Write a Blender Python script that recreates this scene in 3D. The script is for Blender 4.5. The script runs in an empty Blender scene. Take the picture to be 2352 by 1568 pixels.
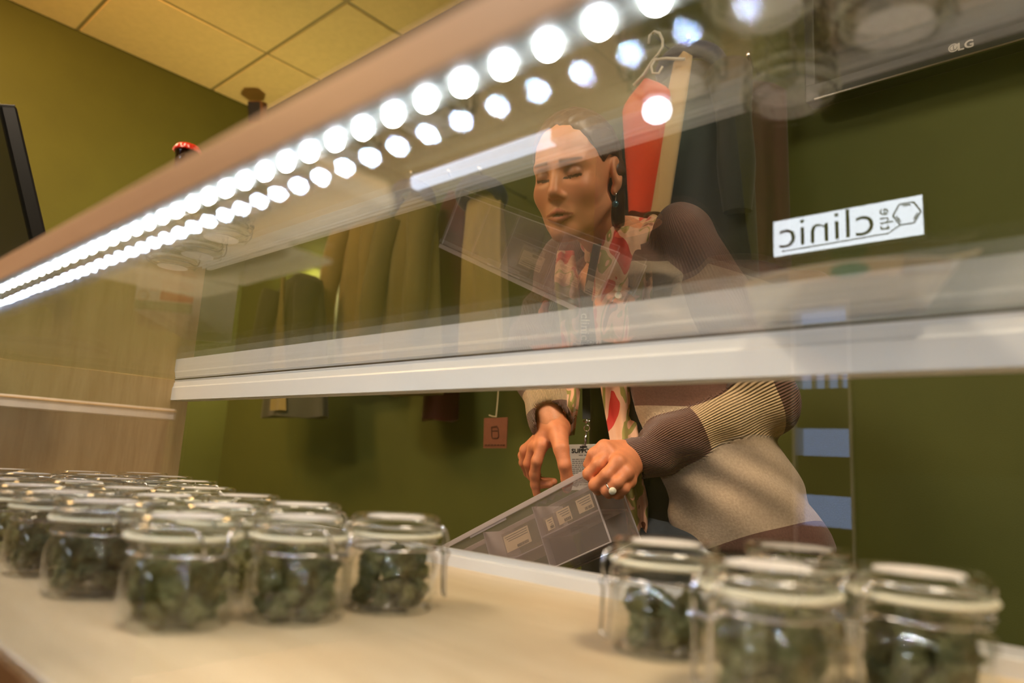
import bpy, bmesh, math, random
import numpy as np
from mathutils import Vector, Matrix
random.seed(7)
SC = bpy.context.scene
COL = SC.collection
R_ = math.radians

# ------------------------------------------------------------------ camera
ZC = 1.02                       # camera height; everything below is written relative to the camera
FPX = 1598.18                   # focal length in pixels of the 2352 px wide frame
YAW, PITCH, ROLL = R_(-41.57), R_(9.847), R_(-3.1515)
def cam_axes():
    f = np.array([math.sin(YAW)*math.cos(PITCH), math.cos(YAW)*math.cos(PITCH), math.sin(PITCH)])
    r = np.array([math.cos(YAW), -math.sin(YAW), 0.0])
    d = np.cross(f, r)
    c, s = math.cos(ROLL), math.sin(ROLL)
    return c*r+s*d, -s*r+c*d, f
CR, CD, CF = cam_axes()
cam = bpy.data.cameras.new('camera')
camo = bpy.data.objects.new('camera', cam)
COL.objects.link(camo)
cam.sensor_width = 36.0
cam.lens = 36.0*FPX/2352.0
cam.clip_start = 0.01
M3 = Matrix((CR, -CD, -CF)).transposed()
camo.matrix_world = Matrix.Translation((0, 0, ZC)) @ M3.to_4x4()
cam.dof.use_dof = True
cam.dof.focus_distance = 1.2
cam.dof.aperture_fstop = 3.0
SC.camera = camo

# ------------------------------------------------------------------ world, exposure
w = bpy.data.worlds.new('world'); SC.world = w
w.use_nodes = True
w.node_tree.nodes['Background'].inputs[0].default_value = (0.42, 0.58, 1.0, 1)
w.node_tree.nodes['Background'].inputs[1].default_value = 2.2
SC.view_settings.view_transform = 'Standard'
SC.view_settings.look = 'None'
SC.view_settings.exposure = 0.42
SC.view_settings.gamma = 1.0
SC.view_settings.use_curve_mapping = False
SC.cycles.transparent_max_bounces = 48
SC.cycles.max_bounces = 10
SC.cycles.diffuse_bounces = 4
SC.cycles.glossy_bounces = 5
SC.cycles.sample_clamp_indirect = 4.0
SC.cycles.caustics_reflective = False
SC.cycles.caustics_refractive = False
SC.cycles.blur_glossy = 0.5

# ------------------------------------------------------------------ pixel helpers (2352 x 1568 frame)
def ray(px, py):
    q = ((px-1176.0)/FPX, (py-784.0)/FPX)
    return CR*q[0] + CD*q[1] + CF
def atc(px, py, c): return ray(px, py)*c                       # at depth c along the view axis
def aty(px, py, y): d = ray(px, py); return d*(y/d[1])
def atz(px, py, z): d = ray(px, py); return d*(z/d[2])

# ------------------------------------------------------------------ materials
MAT = {}
def newmat(name):
    m = bpy.data.materials.new(name); m.use_nodes = True
    MAT[name] = m
    nt = m.node_tree; b = nt.nodes['Principled BSDF']
    return m, nt, b
def lin(c):
    return tuple(((v/255.0)/12.92 if v/255.0 <= .04045 else ((v/255.0+.055)/1.055)**2.4) for v in c)
def mat(name, rgb, rough=.5, metal=0.0, var=0.08, scale=20.0, bump=0.0, bscale=200.0, stretch=None, spec=None, sheen=0.0, trans=0.0):
    """plain procedural material: noise-varied colour, optional bump"""
    m, nt, b = newmat(name)
    N = nt.nodes.new; L = nt.links.new
    tc = N('ShaderNodeTexCoord'); mp = N('ShaderNodeMapping'); L(tc.outputs['Object'], mp.inputs[0])
    if stretch: mp.inputs['Scale'].default_value = stretch
    no = N('ShaderNodeTexNoise'); no.inputs['Scale'].default_value = scale; no.inputs['Detail'].default_value = 4
    L(mp.outputs[0], no.inputs['Vector'])
    c = lin(rgb)
    r = N('ShaderNodeValToRGB')
    r.color_ramp.elements[0].position = .3; r.color_ramp.elements[1].position = .7
    r.color_ramp.elements[0].color = (*[max(0, v*(1-var)) for v in c], 1)
    r.color_ramp.elements[1].color = (*[min(1, v*(1+var)) for v in c], 1)
    L(no.outputs['Fac'], r.inputs[0]); L(r.outputs[0], b.inputs['Base Color'])
    b.inputs['Roughness'].default_value = rough; b.inputs['Metallic'].default_value = metal
    if spec is not None: b.inputs['Specular IOR Level'].default_value = spec
    if sheen: b.inputs['Sheen Weight'].default_value = sheen
    if trans: b.inputs['Transmission Weight'].default_value = trans
    if bump:
        n2 = N('ShaderNodeTexNoise'); n2.inputs['Scale'].default_value = bscale; n2.inputs['Detail'].default_value = 3
        L(mp.outputs[0], n2.inputs['Vector'])
        bp = N('ShaderNodeBump'); bp.inputs['Strength'].default_value = bump; bp.inputs['Distance'].default_value = .002
        L(n2.outputs['Fac'], bp.inputs['Height']); L(bp.outputs[0], b.inputs['Normal'])
    return m
def emis(name, rgb, strength):
    m, nt, b = newmat(name)
    b.inputs['Base Color'].default_value = (.8, .8, .8, 1)
    b.inputs['Emission Color'].default_value = (*rgb, 1)
    b.inputs['Emission Strength'].default_value = strength
    return m
def glassmat(name, tint=(1, 1, 1), f0=.055, rough=0.0, haze=0.0, hazecol=(.8, .8, .8), gcol=(1, 1, 1)):
    """thin clear sheet: passes light straight on, mirrors by the Fresnel law on each face"""
    m = bpy.data.materials.new(name); m.use_nodes = True; MAT[name] = m
    nt = m.node_tree; nt.nodes.clear(); N = nt.nodes.new; L = nt.links.new
    out = N('ShaderNodeOutputMaterial'); mix = N('ShaderNodeMixShader')
    tr = N('ShaderNodeBsdfTransparent'); tr.inputs[0].default_value = (*tint, 1)
    gl = N('ShaderNodeBsdfGlossy'); gl.inputs['Roughness'].default_value = rough; gl.inputs[0].default_value = (*gcol, 1)
    ge = N('ShaderNodeNewGeometry')
    dt = N('ShaderNodeVectorMath'); dt.operation = 'DOT_PRODUCT'
    L(ge.outputs['Normal'], dt.inputs[0]); L(ge.outputs['Incoming'], dt.inputs[1])
    ab = N('ShaderNodeMath'); ab.operation = 'ABSOLUTE'; L(dt.outputs['Value'], ab.inputs[0])
    om = N('ShaderNodeMath'); om.operation = 'SUBTRACT'; om.use_clamp = True; om.inputs[0].default_value = 1; L(ab.outputs[0], om.inputs[1])
    pw = N('ShaderNodeMath'); pw.operation = 'POWER'; pw.inputs[1].default_value = 4.2; L(om.outputs[0], pw.inputs[0])
    ma = N('ShaderNodeMath'); ma.operation = 'MULTIPLY_ADD'; ma.inputs[1].default_value = 1-f0; ma.inputs[2].default_value = f0
    L(pw.outputs[0], ma.inputs[0])
    L(ma.outputs[0], mix.inputs[0]); L(gl.outputs[0], mix.inputs[2])
    if haze:
        df = N('ShaderNodeBsdfDiffuse'); df.inputs[0].default_value = (*hazecol, 1)
        tl = N('ShaderNodeBsdfTranslucent'); tl.inputs[0].default_value = (*hazecol, 1)
        m0 = N('ShaderNodeMixShader'); m0.inputs[0].default_value = .5; L(df.outputs[0], m0.inputs[1]); L(tl.outputs[0], m0.inputs[2])
        m2 = N('ShaderNodeMixShader'); m2.inputs[0].default_value = haze; L(tr.outputs[0], m2.inputs[1]); L(m0.outputs[0], m2.inputs[2])
        L(m2.outputs[0], mix.inputs[1])
    else: L(tr.outputs[0], mix.inputs[1])
    L(mix.outputs[0], out.inputs[0])
    return m

# ------------------------------------------------------------------ mesh builder
class MB:
    def __init__(s): s.v = []; s.f = []; s.attr = {}
    def add(s, v, f):
        o = len(s.v); s.v += [tuple(map(float, p)) for p in v]; s.f += [tuple(i+o for i in q) for q in f]; return s
    def box(s, lo, hi):
        x0, y0, z0 = lo; x1, y1, z1 = hi
        return s.add([(x0,y0,z0),(x1,y0,z0),(x1,y1,z0),(x0,y1,z0),(x0,y0,z1),(x1,y0,z1),(x1,y1,z1),(x0,y1,z1)],
                     [(3,2,1,0),(4,5,6,7),(0,1,5,4),(1,2,6,5),(2,3,7,6),(3,0,4,7)])
    def cbox(s, c, d): return s.box([c[i]-d[i]/2 for i in range(3)], [c[i]+d[i]/2 for i in range(3)])
    def bbox(s, lo, hi, b=.002, seg=2, M=None):
        """bevelled box"""
        bm = bmesh.new(); bmesh.ops.create_cube(bm, size=1)
        d = Vector([hi[i]-lo[i] for i in range(3)]); c = Vector([(hi[i]+lo[i])/2 for i in range(3)])
        for v in bm.verts: v.co = Vector((v.co.x*d.x, v.co.y*d.y, v.co.z*d.z)) + c
        bmesh.ops.bevel(bm, geom=bm.edges[:], offset=b, segments=seg, affect='EDGES', profile=.5)
        bm.verts.index_update()
        vs = [(M @ v.co if M else v.co) for v in bm.verts]; fs = [tuple(v.index for v in f.verts) for f in bm.faces]
        bm.free(); return s.add(vs, fs)
    def prism(s, poly, axis, a, b):
        """extrude a 2D polygon along axis from a to b"""
        n = len(poly)
        def P(p, t):
            return {'x': (t, p[0], p[1]), 'y': (p[0], t, p[1]), 'z': (p[0], p[1], t)}[axis]
        v = [P(p, a) for p in poly]+[P(p, b) for p in poly]
        f = [tuple(range(n))[::-1], tuple(range(n, 2*n))]+[(i, (i+1) % n, n+(i+1) % n, n+i) for i in range(n)]
        return s.add(v, f)
    def lathe(s, prof, n=32, c=(0, 0, 0), close=False, M=None):
        """spin (r,z) profile about z"""
        v = []; f = []
        m = len(prof)
        for (r, z) in prof:
            for k in range(n):
                a = 2*math.pi*k/n
                p = Vector((r*math.cos(a), r*math.sin(a), z))
                if M: p = M @ p
                v.append((p[0]+c[0], p[1]+c[1], p[2]+c[2]))
        for i in range(m-1 if not close else m):
            j = (i+1) % m
            for k in range(n):
                k2 = (k+1) % n
                f.append((i*n+k, i*n+k2, j*n+k2, j*n+k))
        if not close:
            if prof[0][0] > 1e-6: f.append(tuple(range(n))[::-1])
            if prof[-1][0] > 1e-6: f.append(tuple((m-1)*n+k for k in range(n)))
        return s.add(v, f)
    def tube(s, pts, r, n=8, closed=False):
        pts = [Vector(p) for p in pts]; m = len(pts)
        rr = r if hasattr(r, '__len__') else [r]*m
        v = []; f = []; up = None
        for i, p in enumerate(pts):
            if closed: t = (pts[(i+1) % m]-pts[i-1])
            else: t = (pts[min(i+1, m-1)]-pts[max(i-1, 0)])
            t.normalize()
            if up is None:
                up = Vector((0, 0, 1)) if abs(t.z) < .9 else Vector((1, 0, 0))
            up = (up-t*up.dot(t)); up.normalize(); bi = t.cross(up)
            for k in range(n):
                a = 2*math.pi*k/n
                v.append(p+up*(rr[i]*math.cos(a))+bi*(rr[i]*math.sin(a)))
        for i in range(m if closed else m-1):
            j = (i+1) % m
            for k in range(n):
                k2 = (k+1) % n
                f.append((i*n+k, j*n+k, j*n+k2, i*n+k2))
        if not closed:
            f.append(tuple(range(n))); f.append(tuple((m-1)*n+k for k in range(n))[::-1])
        return s.add(v, f)
    def loft(s, rings, cap=True):
        n = len(rings[0]); v = [p for r in rings for p in r]; f = []
        for i in range(len(rings)-1):
            for k in range(n):
                k2 = (k+1) % n
                f.append((i*n+k, i*n+k2, (i+1)*n+k2, (i+1)*n+k))
        if cap:
            f.append(tuple(range(n))[::-1]); f.append(tuple((len(rings)-1)*n+k for k in range(n)))
        return s.add(v, f)
    def sheet(s, fn, nu, nv, th):
        """solid sheet: fn(u,v)->(point, normal)"""
        top = []; bot = []
        for i in range(nu+1):
            for j in range(nv+1):
                p, nn = fn(i/nu, j/nv); p = Vector(p); nn = Vector(nn).normalized()
                top.append(p+nn*th/2); bot.append(p-nn*th/2)
        o = len(top); f = []
        ix = lambda i, j: i*(nv+1)+j
        for i in range(nu):
            for j in range(nv):
                a, b, c, d = ix(i, j), ix(i+1, j), ix(i+1, j+1), ix(i, j+1)
                f.append((a, b, c, d)); f.append((o+d, o+c, o+b, o+a))
        for i in range(nu):
            for j, fl in ((0, 0), (nv, 1)):
                a, b = ix(i, j), ix(i+1, j); q = (a, o+a, o+b, b); f.append(q if not fl else q[::-1])
        for j in range(nv):
            for i, fl in ((0, 1), (nu, 0)):
                a, b = ix(i, j), ix(i, j+1); q = (a, o+a, o+b, b); f.append(q if not fl else q[::-1])
        return s.add(top+bot, f)
    def mesh(s, name, smooth=False, off=(0, 0, 0), ang=None):
        me = bpy.data.meshes.new(name)
        me.from_pydata([(p[0]-off[0], p[1]-off[1], p[2]-off[2]) for p in s.v], [], s.f)
        me.update()
        bm = bmesh.new(); bm.from_mesh(me); bmesh.ops.recalc_face_normals(bm, faces=bm.faces[:]); bm.to_mesh(me); bm.free()
        if smooth:
            me.polygons.foreach_set('use_smooth', [True]*len(me.polygons))
            if ang: me.set_sharp_from_angle(angle=ang)
        return me
    def build(s, name, m, parent=None, smooth=False, loc=None, ang=None):
        off = loc if loc is not None else (wloc(parent) if parent is not None else (0, 0, 0))
        me = s.mesh(name, smooth, off, ang)
        return link(name, me, m, parent, loc)
def wloc(o):
    p = Vector((0, 0, 0))
    while o is not None: p = p+o.location; o = o.parent
    return p
def link(name, me, m, parent=None, loc=None):
    o = bpy.data.objects.new(name, me); COL.objects.link(o)
    if m is not None:
        me.materials.clear()
        for mm in (m if isinstance(m, (list, tuple)) else [m]): me.materials.append(MAT[mm] if isinstance(mm, str) else mm)
    if parent is not None: o.parent = parent
    if loc is not None: o.location = loc
    return o
def empty(name, loc, rz=0.0):
    o = bpy.data.objects.new(name, None); COL.objects.link(o); o.location = loc; o.rotation_euler = (0, 0, rz)
    o.empty_display_size = .05
    return o
def tag(o, label, cat=None, group=None, kind=None):
    if label: o['label'] = label
    if cat: o['category'] = cat
    if group: o['group'] = group
    if kind: o['kind'] = kind
    return o
def struct(o): o['kind'] = 'structure'; return o
def copy_tree(o, parent=None):
    c = o.copy(); COL.objects.link(c); c.parent = parent
    for ch in [x for x in bpy.data.objects if x.parent == o]: copy_tree(ch, c)
    return c
def textmesh(body, size, font_spacing=1.0, extrude=.0005, align='CENTER', offset=0.0, name='lettering'):
    cu = bpy.data.curves.new('txt', 'FONT'); cu.body = body; cu.size = size; cu.extrude = extrude
    cu.align_x = align; cu.align_y = 'CENTER'; cu.space_character = font_spacing; cu.offset = offset; cu.resolution_u = 4
    o = bpy.data.objects.new('txt', cu); COL.objects.link(o)
    dg = bpy.context.evaluated_depsgraph_get(); dg.update()
    me = bpy.data.meshes.new_from_object(o.evaluated_get(dg))
    bpy.data.objects.remove(o); bpy.data.curves.remove(cu); me.name = name
    return me
def place(me, M):
    me.transform(M); me.update(); return me
def frame(o, xa, ya):
    """matrix with origin o, x axis xa, y axis ya"""
    x = Vector(xa).normalized(); y = Vector(ya); y = (y-x*y.dot(x)).normalized(); z = x.cross(y)
    m = Matrix((x, y, z)).transposed().to_4x4(); m.translation = Vector(o); return m
# ------------------------------------------------------------------ materials of the place
mat('wall_paint', (75, 81, 24), rough=.75, var=.05, scale=6, bump=.15, bscale=350)
mat('ceiling_tile', (222, 200, 142), rough=.9, var=.04, scale=30, bump=.3, bscale=500)
mat('ceiling_grid', (150, 135, 90), rough=.6, var=.03)
mat('floor_vinyl', (110, 95, 75), rough=.45, var=.12, scale=8)
mat('white_metal', (232, 232, 234), rough=.32, var=.015, scale=5)
mat('groove_dark', (70, 62, 52), rough=.6, var=.05)
mat('led_channel', (84, 84, 80), rough=.5, var=.02)
mat('seal_grey', (96, 98, 92), rough=.6, var=.05)
mat('black_plastic', (14, 14, 15), rough=.35, var=.1)
mat('screen_black', (8, 8, 10), rough=.08, var=.02)
mat('chrome', (215, 215, 220), rough=.16, metal=1.0, var=.02)
mat('dark_wood', (52, 34, 22), rough=.55, var=.2, scale=12, stretch=(1, 1, .15))
mat('paper_white', (226, 222, 210), rough=.8, var=.02)
mat('print_dark', (30, 28, 28), rough=.8, var=.02)
mat('print_grey', (120, 116, 112), rough=.8, var=.02)
def woodmat(name, a, b, scale, stretch, rough=.4):
    m, nt, bs = newmat(name); N = nt.nodes.new; L = nt.links.new
    tc = N('ShaderNodeTexCoord'); mp = N('ShaderNodeMapping'); mp.inputs['Scale'].default_value = stretch
    L(tc.outputs['Object'], mp.inputs[0])
    no = N('ShaderNodeTexNoise'); no.inputs['Scale'].default_value = scale; no.inputs['Detail'].default_value = 6; no.inputs['Distortion'].default_value = .6
    L(mp.outputs[0], no.inputs['Vector'])
    n2 = N('ShaderNodeTexNoise'); n2.inputs['Scale'].default_value = scale*7; n2.inputs['Detail'].default_value = 2
    L(mp.outputs[0], n2.inputs['Vector'])
    ad = N('ShaderNodeMath'); ad.operation = 'MULTIPLY_ADD'; ad.inputs[1].default_value = .35; L(n2.outputs['Fac'], ad.inputs[0]); L(no.outputs['Fac'], ad.inputs[2])
    r = N('ShaderNodeValToRGB'); r.color_ramp.elements[0].position = .45; r.color_ramp.elements[1].position = .85
    r.color_ramp.elements[0].color = (*lin(a), 1); r.color_ramp.elements[1].color = (*lin(b), 1)
    L(ad.outputs[0], r.inputs[0]); L(r.outputs[0], bs.inputs['Base Color']); bs.inputs['Roughness'].default_value = rough
    return m
woodmat('deck_maple', (206, 184, 150), (220, 200, 168), 5, (1.2, 9, 9), .38)
woodmat('panel_maple', (190, 156, 108), (210, 178, 128), 5, (9, 9, .9), .36)
woodmat('beam_maple', (196, 158, 132), (208, 172, 146), 5, (1, 9, 9), .5)
glassmat('pane_glass', tint=(.985, .993, .988), f0=.032)
glassmat('glint_clear', tint=(.99, .99, 1.0), f0=.0022, gcol=(.55, .68, 1.0))  # blue-tinted reflection for the added strip behind the LEDs
glassmat('top_glass', tint=(.96, .975, .965), f0=.13)
glassmat('jar_glass', tint=(.985, .992, .985), f0=.05, rough=.02)
emis('led_glow', (.84, .93, 1.0), 1100.0)
emis('troffer_glow', (1.0, .80, .58), 38.0)
emis('troffer_warm', (1.0, .58, .24), 30.0)
emis('bulb_glow', (1.0, .80, .36), 320.0)

# ------------------------------------------------------------------ room shell (camera-relative metres)
XL, XR, YB, YF, ZF, ZT = -3.36, 2.2, 1.68, -2.6, -ZC, 1.77
struct(MB().box((XL-.1, YF-.1, ZF-.1), (XR+.1, YB+.1, ZF)).build('floor', 'floor_vinyl'))
struct(MB().box((XL-.1, YF-.1, ZF), (XL, YB+.1, ZT+.12)).build('wall_left', 'wall_paint'))
struct(MB().box((XL, YB, ZF), (XR, YB+.1, ZT+.12)).build('wall_back', 'wall_paint'))
struct(MB().box((XR, YF-.1, ZF), (XR+.1, YB+.1, ZT+.12)).build('wall_right', 'wall_paint'))
WX0, WX1, WZ0, WZ1 = -1.0, -.775, -.52, .70
wf = MB()
wf.box((XL, YF-.1, ZF), (WX0, YF, ZT+.12)).box((WX1, YF-.1, ZF), (XR, YF, ZT+.12)).box((WX0, YF-.1, ZF), (WX1, YF, WZ0)).box((WX0, YF-.1, WZ1), (WX1, YF, ZT+.12))
struct(wf.build('wall_front', 'wall_paint'))
# tall sidelight window in the wall behind the photographer
win = struct(empty('window_1', ((WX0+WX1)/2, YF, WZ0)))
fr = MB()
for a, b in ((WX0, WX0+.012), (WX1-.012, WX1)): fr.box((a, YF-.08, WZ0), (b, YF+.02, WZ1))
fr.box((WX0, YF-.08, WZ0), (WX1, YF+.02, WZ0+.02)).box((WX0, YF-.08, WZ1-.02), (WX1, YF+.02, WZ1))
fr.build('window_frame', 'white_metal', win)
for z0, z1 in ((.42, .62), (.20, .355), (-.06, .09), (-.50, -.18)):  # dark slats added to cut the reflected window light into bands
    MB().box((WX0+.012, YF-.07, z0), (WX1-.012, YF-.01, z1)).build('added_slat', 'dark_wood', win)
for x in (-.93, -.88, -.83): MB().box((x-.006, YF-.06, .355), (x+.006, YF-.03, .42)).build('mullion', 'white_metal', win)
MB().box((WX0, YF-.055, WZ0), (WX1, YF-.05, WZ1)).build('pane', 'pane_glass', win)
# ceiling: slab with tiles and grid
ce = struct(MB().box((XL-.1, YF-.1, ZT+.05), (XR+.1, YB+.1, ZT+.12)).build('ceiling', 'ceiling_tile'))
gx = [XL, -2.82]+[-2.82+.61*i for i in range(1, 9)]; gx = [g for g in gx if g < XR]+[XR]
gy = [YB]+[1.39-.61*i for i in range(0, 7)]; gy = sorted([g for g in gy if g > YF]+[YF])
TROF = {}
lights_at = [(-1.2, -.75), (.5, .47), (-2.5, -.13), (-2.5, -1.3)]
def cell(v, g):
    for i in range(len(g)-1):
        if g[i] <= v < g[i+1]: return i
for x, y in lights_at: TROF[(cell(x, gx), cell(y, gy))] = 1
for i in range(len(gx)-1):
    for j in range(len(gy)-1):
        x0, x1, y0, y1 = gx[i]+.007, gx[i+1]-.007, gy[j]+.007, gy[j+1]-.007
        if (i, j) in TROF:
            o = empty('ceiling_light', ((x0+x1)/2, (y0+y1)/2, ZT))
            tag(o, 'warm recessed ceiling light panel set in the tile grid', 'light', 'recessed ceiling lights')
            m = MB(); b = .03
            m.box((x0, y0, ZT-.004), (x1, y0+b, ZT+.03)).box((x0, y1-b, ZT-.004), (x1, y1, ZT+.03)).box((x0, y0+b, ZT-.004), (x0+b, y1-b, ZT+.03)).box((x1-b, y0+b, ZT-.004), (x1, y1-b, ZT+.03))
            m.build('frame', 'white_metal', o)
            MB().box((x0+b, y0+b, ZT+.004), (x1-b, y1-b, ZT+.01)).build('diffuser', 'troffer_warm' if x0 < -2 else 'troffer_glow', o)
            continue
        t = MB().bbox((x0, y0, ZT), (x1, y1, ZT+.02), .004, 1).build('tile', 'ceiling_tile', ce)
gm = MB()
for x in gx[1:-1]: gm.box((x-.008, YF, ZT+.004), (x+.008, YB, ZT+.012))
for y in gy[1:-1]: gm.box((XL, y-.008, ZT+.0045), (XR, y+.008, ZT+.0125))
gm.build('grid', 'ceiling_grid', ce)

# added fill spot, warms and brightens the left wall
tk = empty('fill_spotlight', (-1.95, .05, ZT)); tag(tk, 'added ceiling fill spotlight warming the left wall', 'spotlight')
sp_o, sp_t = Vector((-1.95, .05, ZT-.14)), Vector((-3.36, .95, 1.05))
ax_s = (sp_t-sp_o).normalized(); Ms = frame(sp_o, ax_s.cross(Vector((0, 0, 1))), ax_s.cross(ax_s.cross(Vector((0, 0, 1)))))
Ms = Ms if (Ms.to_3x3() @ Vector((0, 0, 1))).dot(ax_s) > 0 else Ms @ Matrix.Rotation(math.pi, 4, 'X')
MB().lathe([(.022, -.06), (.034, -.05), (.036, .04), (.034, .04), (.030, -.03), (0, -.035)], 24, M=Ms).build('housing', 'black_plastic', tk, True, ang=R_(40))
MB().tube([(-1.95, .05, ZT), tuple(sp_o)], .010, 8).build('stem', 'black_plastic', tk)
sl_ = bpy.data.lights.new('spot_lamp', 'SPOT'); sl_.energy = 78; sl_.color = (1.0, .46, .14); sl_.spot_size = R_(95); sl_.spot_blend = .8; sl_.shadow_soft_size = .03
so_ = bpy.data.objects.new('spot_lamp', sl_); COL.objects.link(so_); so_.parent = tk
so_.matrix_local = Matrix.Translation(sp_o+ax_s*.05-Vector(tk.location)) @ ax_s.to_track_quat('-Z', 'Y').to_matrix().to_4x4()
# cool lamps by the shop front, mirrored in the front glass
emis('tube_glow', (.70, .80, 1.0), 5.5); emis('downlight_glow', (.80, .86, 1.0), 20.0)
tb_ = empty('tube_light', (-2.72, -2.44, ZT)); tag(tb_, 'long cool white tube light under the ceiling by the shop front', 'light')
MB().bbox((-3.32, -2.50, ZT-.030), (-2.12, -2.38, ZT-.001), .006, 2).build('housing', 'white_metal', tb_)
MB().tube([(-3.28, -2.44, ZT-.055), (-2.16, -2.44, ZT-.055)], .046, 18).build('tube', 'tube_glow', tb_, True, ang=R_(50))
for x_ in (-3.295, -2.145): MB().bbox((x_-.014, -2.488, ZT-.103), (x_+.014, -2.392, ZT-.030), .003, 1).build('socket', 'white_metal', tb_)
dl = empty('globe_light', (-1.58, -2.48, ZT)); tag(dl, 'round cool white globe light on the ceiling by the shop front', 'light')
MB().lathe([(0, 0), (.07, 0), (.07, -.018), (.05, -.022), (0, -.022)], 28, (-1.58, -2.48, ZT)).build('base', 'white_metal', dl, True, ang=R_(40))
MB().lathe([(.045, -.0225), (.066, -.045), (.072, -.075), (.062, -.105), (.036, -.125), (0, -.131)], 28, (-1.58, -2.48, ZT)).build('globe', 'downlight_glow', dl, True)
# low sideboard on the customer side, mirrored in the front glass
sbd = empty('sideboard', (-2.45, -.40, ZF)); tag(sbd, 'wooden sideboard with a white edged top on the customer side', 'sideboard')
MB().bbox((-2.68, -.68, .072), (-2.2, -.05, .105), .002, 1).build('top', 'white_metal', sbd)
MB().bbox((-2.68, -.685, .096), (-2.196, -.045, .1), .0008, 1).build('trim', 'panel_maple', sbd)
MB().bbox((-2.66, -.67, ZF), (-2.22, -.06, .0715), .002, 1).build('cabinet', 'dark_wood', sbd)

# lit sign on the wall behind the photographer, seen mirrored in the front glass
SX0, SX1, SZ0, SZ1, SY = -1.062, -.500, .905, 1.066, YF+.04
emis('sign_face', (.86, .93, 1.0), 10.5)
sg = empty('lit_sign', ((SX0+SX1)/2, YF, SZ0))
tag(sg, 'white backlit wall sign reading the clinic with a hexagon emblem', 'sign')
MB().bbox((SX0, YF, SZ0), (SX1, SY-.002, SZ1), .004, 2).build('housing', 'white_metal', sg)
MB().box((SX0+.004, SY-.002, SZ0+.004), (SX1-.004, SY, SZ1-.004)).build('face', 'sign_face', sg)
sw, sh = SX1-SX0, SZ1-SZ0
def sgp(u, v): return (SX1-u*sw, SY+.002, SZ0+v*sh)      # u from the reader's left
def sgtext(t, size, u, v, rot, mt, off, sp=1.0):
    me = textmesh(t, size, sp, .0008, 'CENTER', off)
    M = frame(sgp(u, v), (-1, 0, 0), (0, 0, 1)) @ Matrix.Rotation(rot, 4, 'Z')
    place(me, M); me.transform(Matrix.Translation(-sg.location))
    return link('lettering', me, mt, sg)
o = sgtext('clinic', .165, .63, .545, 0, 'print_dark', -.0016, 1.0)
bb = [v.co.x for v in o.data.vertices]; o.data.transform(Matrix.Translation(((SX1-.625*sw-sg.location.x), 0, 0)) @ Matrix.Translation((0, 0, .57*sh)) @ Matrix.Diagonal((.360/(max(bb)-min(bb)), 1, 1.06, 1)) @ Matrix.Translation((0, 0, -.57*sh)) @ Matrix.Translation((-(max(bb)+min(bb))/2, 0, 0)))
sgtext('the', .064, .228, .53, math.pi/2, 'print_grey', 0.0, 1.1)
hm = MB(); cu, cv = .100, .58; hr = .047
def hp(k, r): a = R_(60*k); return (SX1-(cu*sw)-r*math.cos(a), SY+.002, SZ0+cv*sh+r*math.sin(a))
for k in range(6): hm.tube([hp(k, hr), hp(k+1, hr)], .0030, 6)
for k in (1, 3, 5): hm.tube([np.array(hp(k, hr*.8))*.85+np.array(hp(k+1, hr*.8))*.15, np.array(hp(k, hr*.8))*.15+np.array(hp(k+1, hr*.8))*.85], .0030, 6)
e0 = hp(5, hr); hm.tube([e0, sgp(.215, .17), sgp(.93, .13)], .0026, 6)
hm.build('emblem', 'print_grey', sg)
# ------------------------------------------------------------------ display counter
H1, DK = .127, -.1236           # underside of the top glass, top of the deck
YR = .600                       # front face of the rear rails
XP = -1.432                     # inner face of the end panel
XE = .95                        # far right end of the counter
case = empty('display_counter', (-.3, .38, ZF))
tag(case, 'maple display counter with glass top, LED strip and white rear rails', 'counter')
woodmat('edge_brown', (104, 74, 48), (126, 92, 62), 5, (1, 9, 9), .5)
MB().bbox((XP-.02, .1345, DK-.03), (XE, .635, DK), .0015, 2).build('deck', 'deck_maple', case)
MB().bbox((XP-.02, .1275, DK-.032), (XE, .1345, DK+.0004), .0012, 2).build('edge_band', 'edge_brown', case)
MB().bbox((XP-.02, .15, ZF), (XE, .63, DK-.031), .002, 2).build('base_cabinet', 'panel_maple', case)
MB().bbox((XP-.02, .139, DK-.0005), (XP, .632, H1-.0005), .0008, 1).build('end_panel', 'panel_maple', case)
MB().bbox((XE, .139, DK-.03), (XE+.02, .632, H1-.0005), .0008, 1).build('end_panel', 'panel_maple', case)
MB().bbox((XP-.02, .1255, .1135), (XE+.02, .1310, .1325), .001, 2).build('front_beam', 'beam_maple', case)
MB().box((XP-.02, .1259, .1133), (XE+.02, .1306, .1150)).build('seal', 'seal_grey', case)
# LED strip under the front beam
ls = MB().bbox((XP-.02, .1310, .1137), (XE+.02, .1382, .1262), .0006, 1).build('led_strip', 'led_channel', case)
lm = MB().lathe([(0, -.0012), (.0005, -.0011), (.0009, -.0006), (.0010, 0), (.0010, .0006), (0, .0006)], 10).mesh('led', True)
n = 0
lx = XP+.02
while lx < .20:
    o = link('led', lm, 'led_glow' if n == 0 else None, ls)
    o.location = Vector((lx, .1345, .1131))-wloc(ls)
    lx += 1/60.0; n += 1
MB().bbox((XP, .1420, .098), (XE, .1432, .1262), .0002, 1).build('glint_strip', 'glint_clear', case)  # added reflector strip, mirrors the LEDs as bluish blobs below them
# front glass: two panes with a joint, top glass
GJ = aty(1722, 110, .128)[0]
MB().bbox((XP, .1272, DK+.0005), (GJ-.0012, .1304, .1132), .0004, 1).build('front_pane', 'pane_glass', case)
MB().bbox((GJ+.0012, .1272, DK+.0005), (XE, .1304, .1132), .0004, 1).build('front_pane', 'pane_glass', case)
MB().bbox((XP-.02, .1312, H1), (XE+.02, .632, H1+.006), .0006, 1).build('top_pane', 'top_glass', case)
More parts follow.
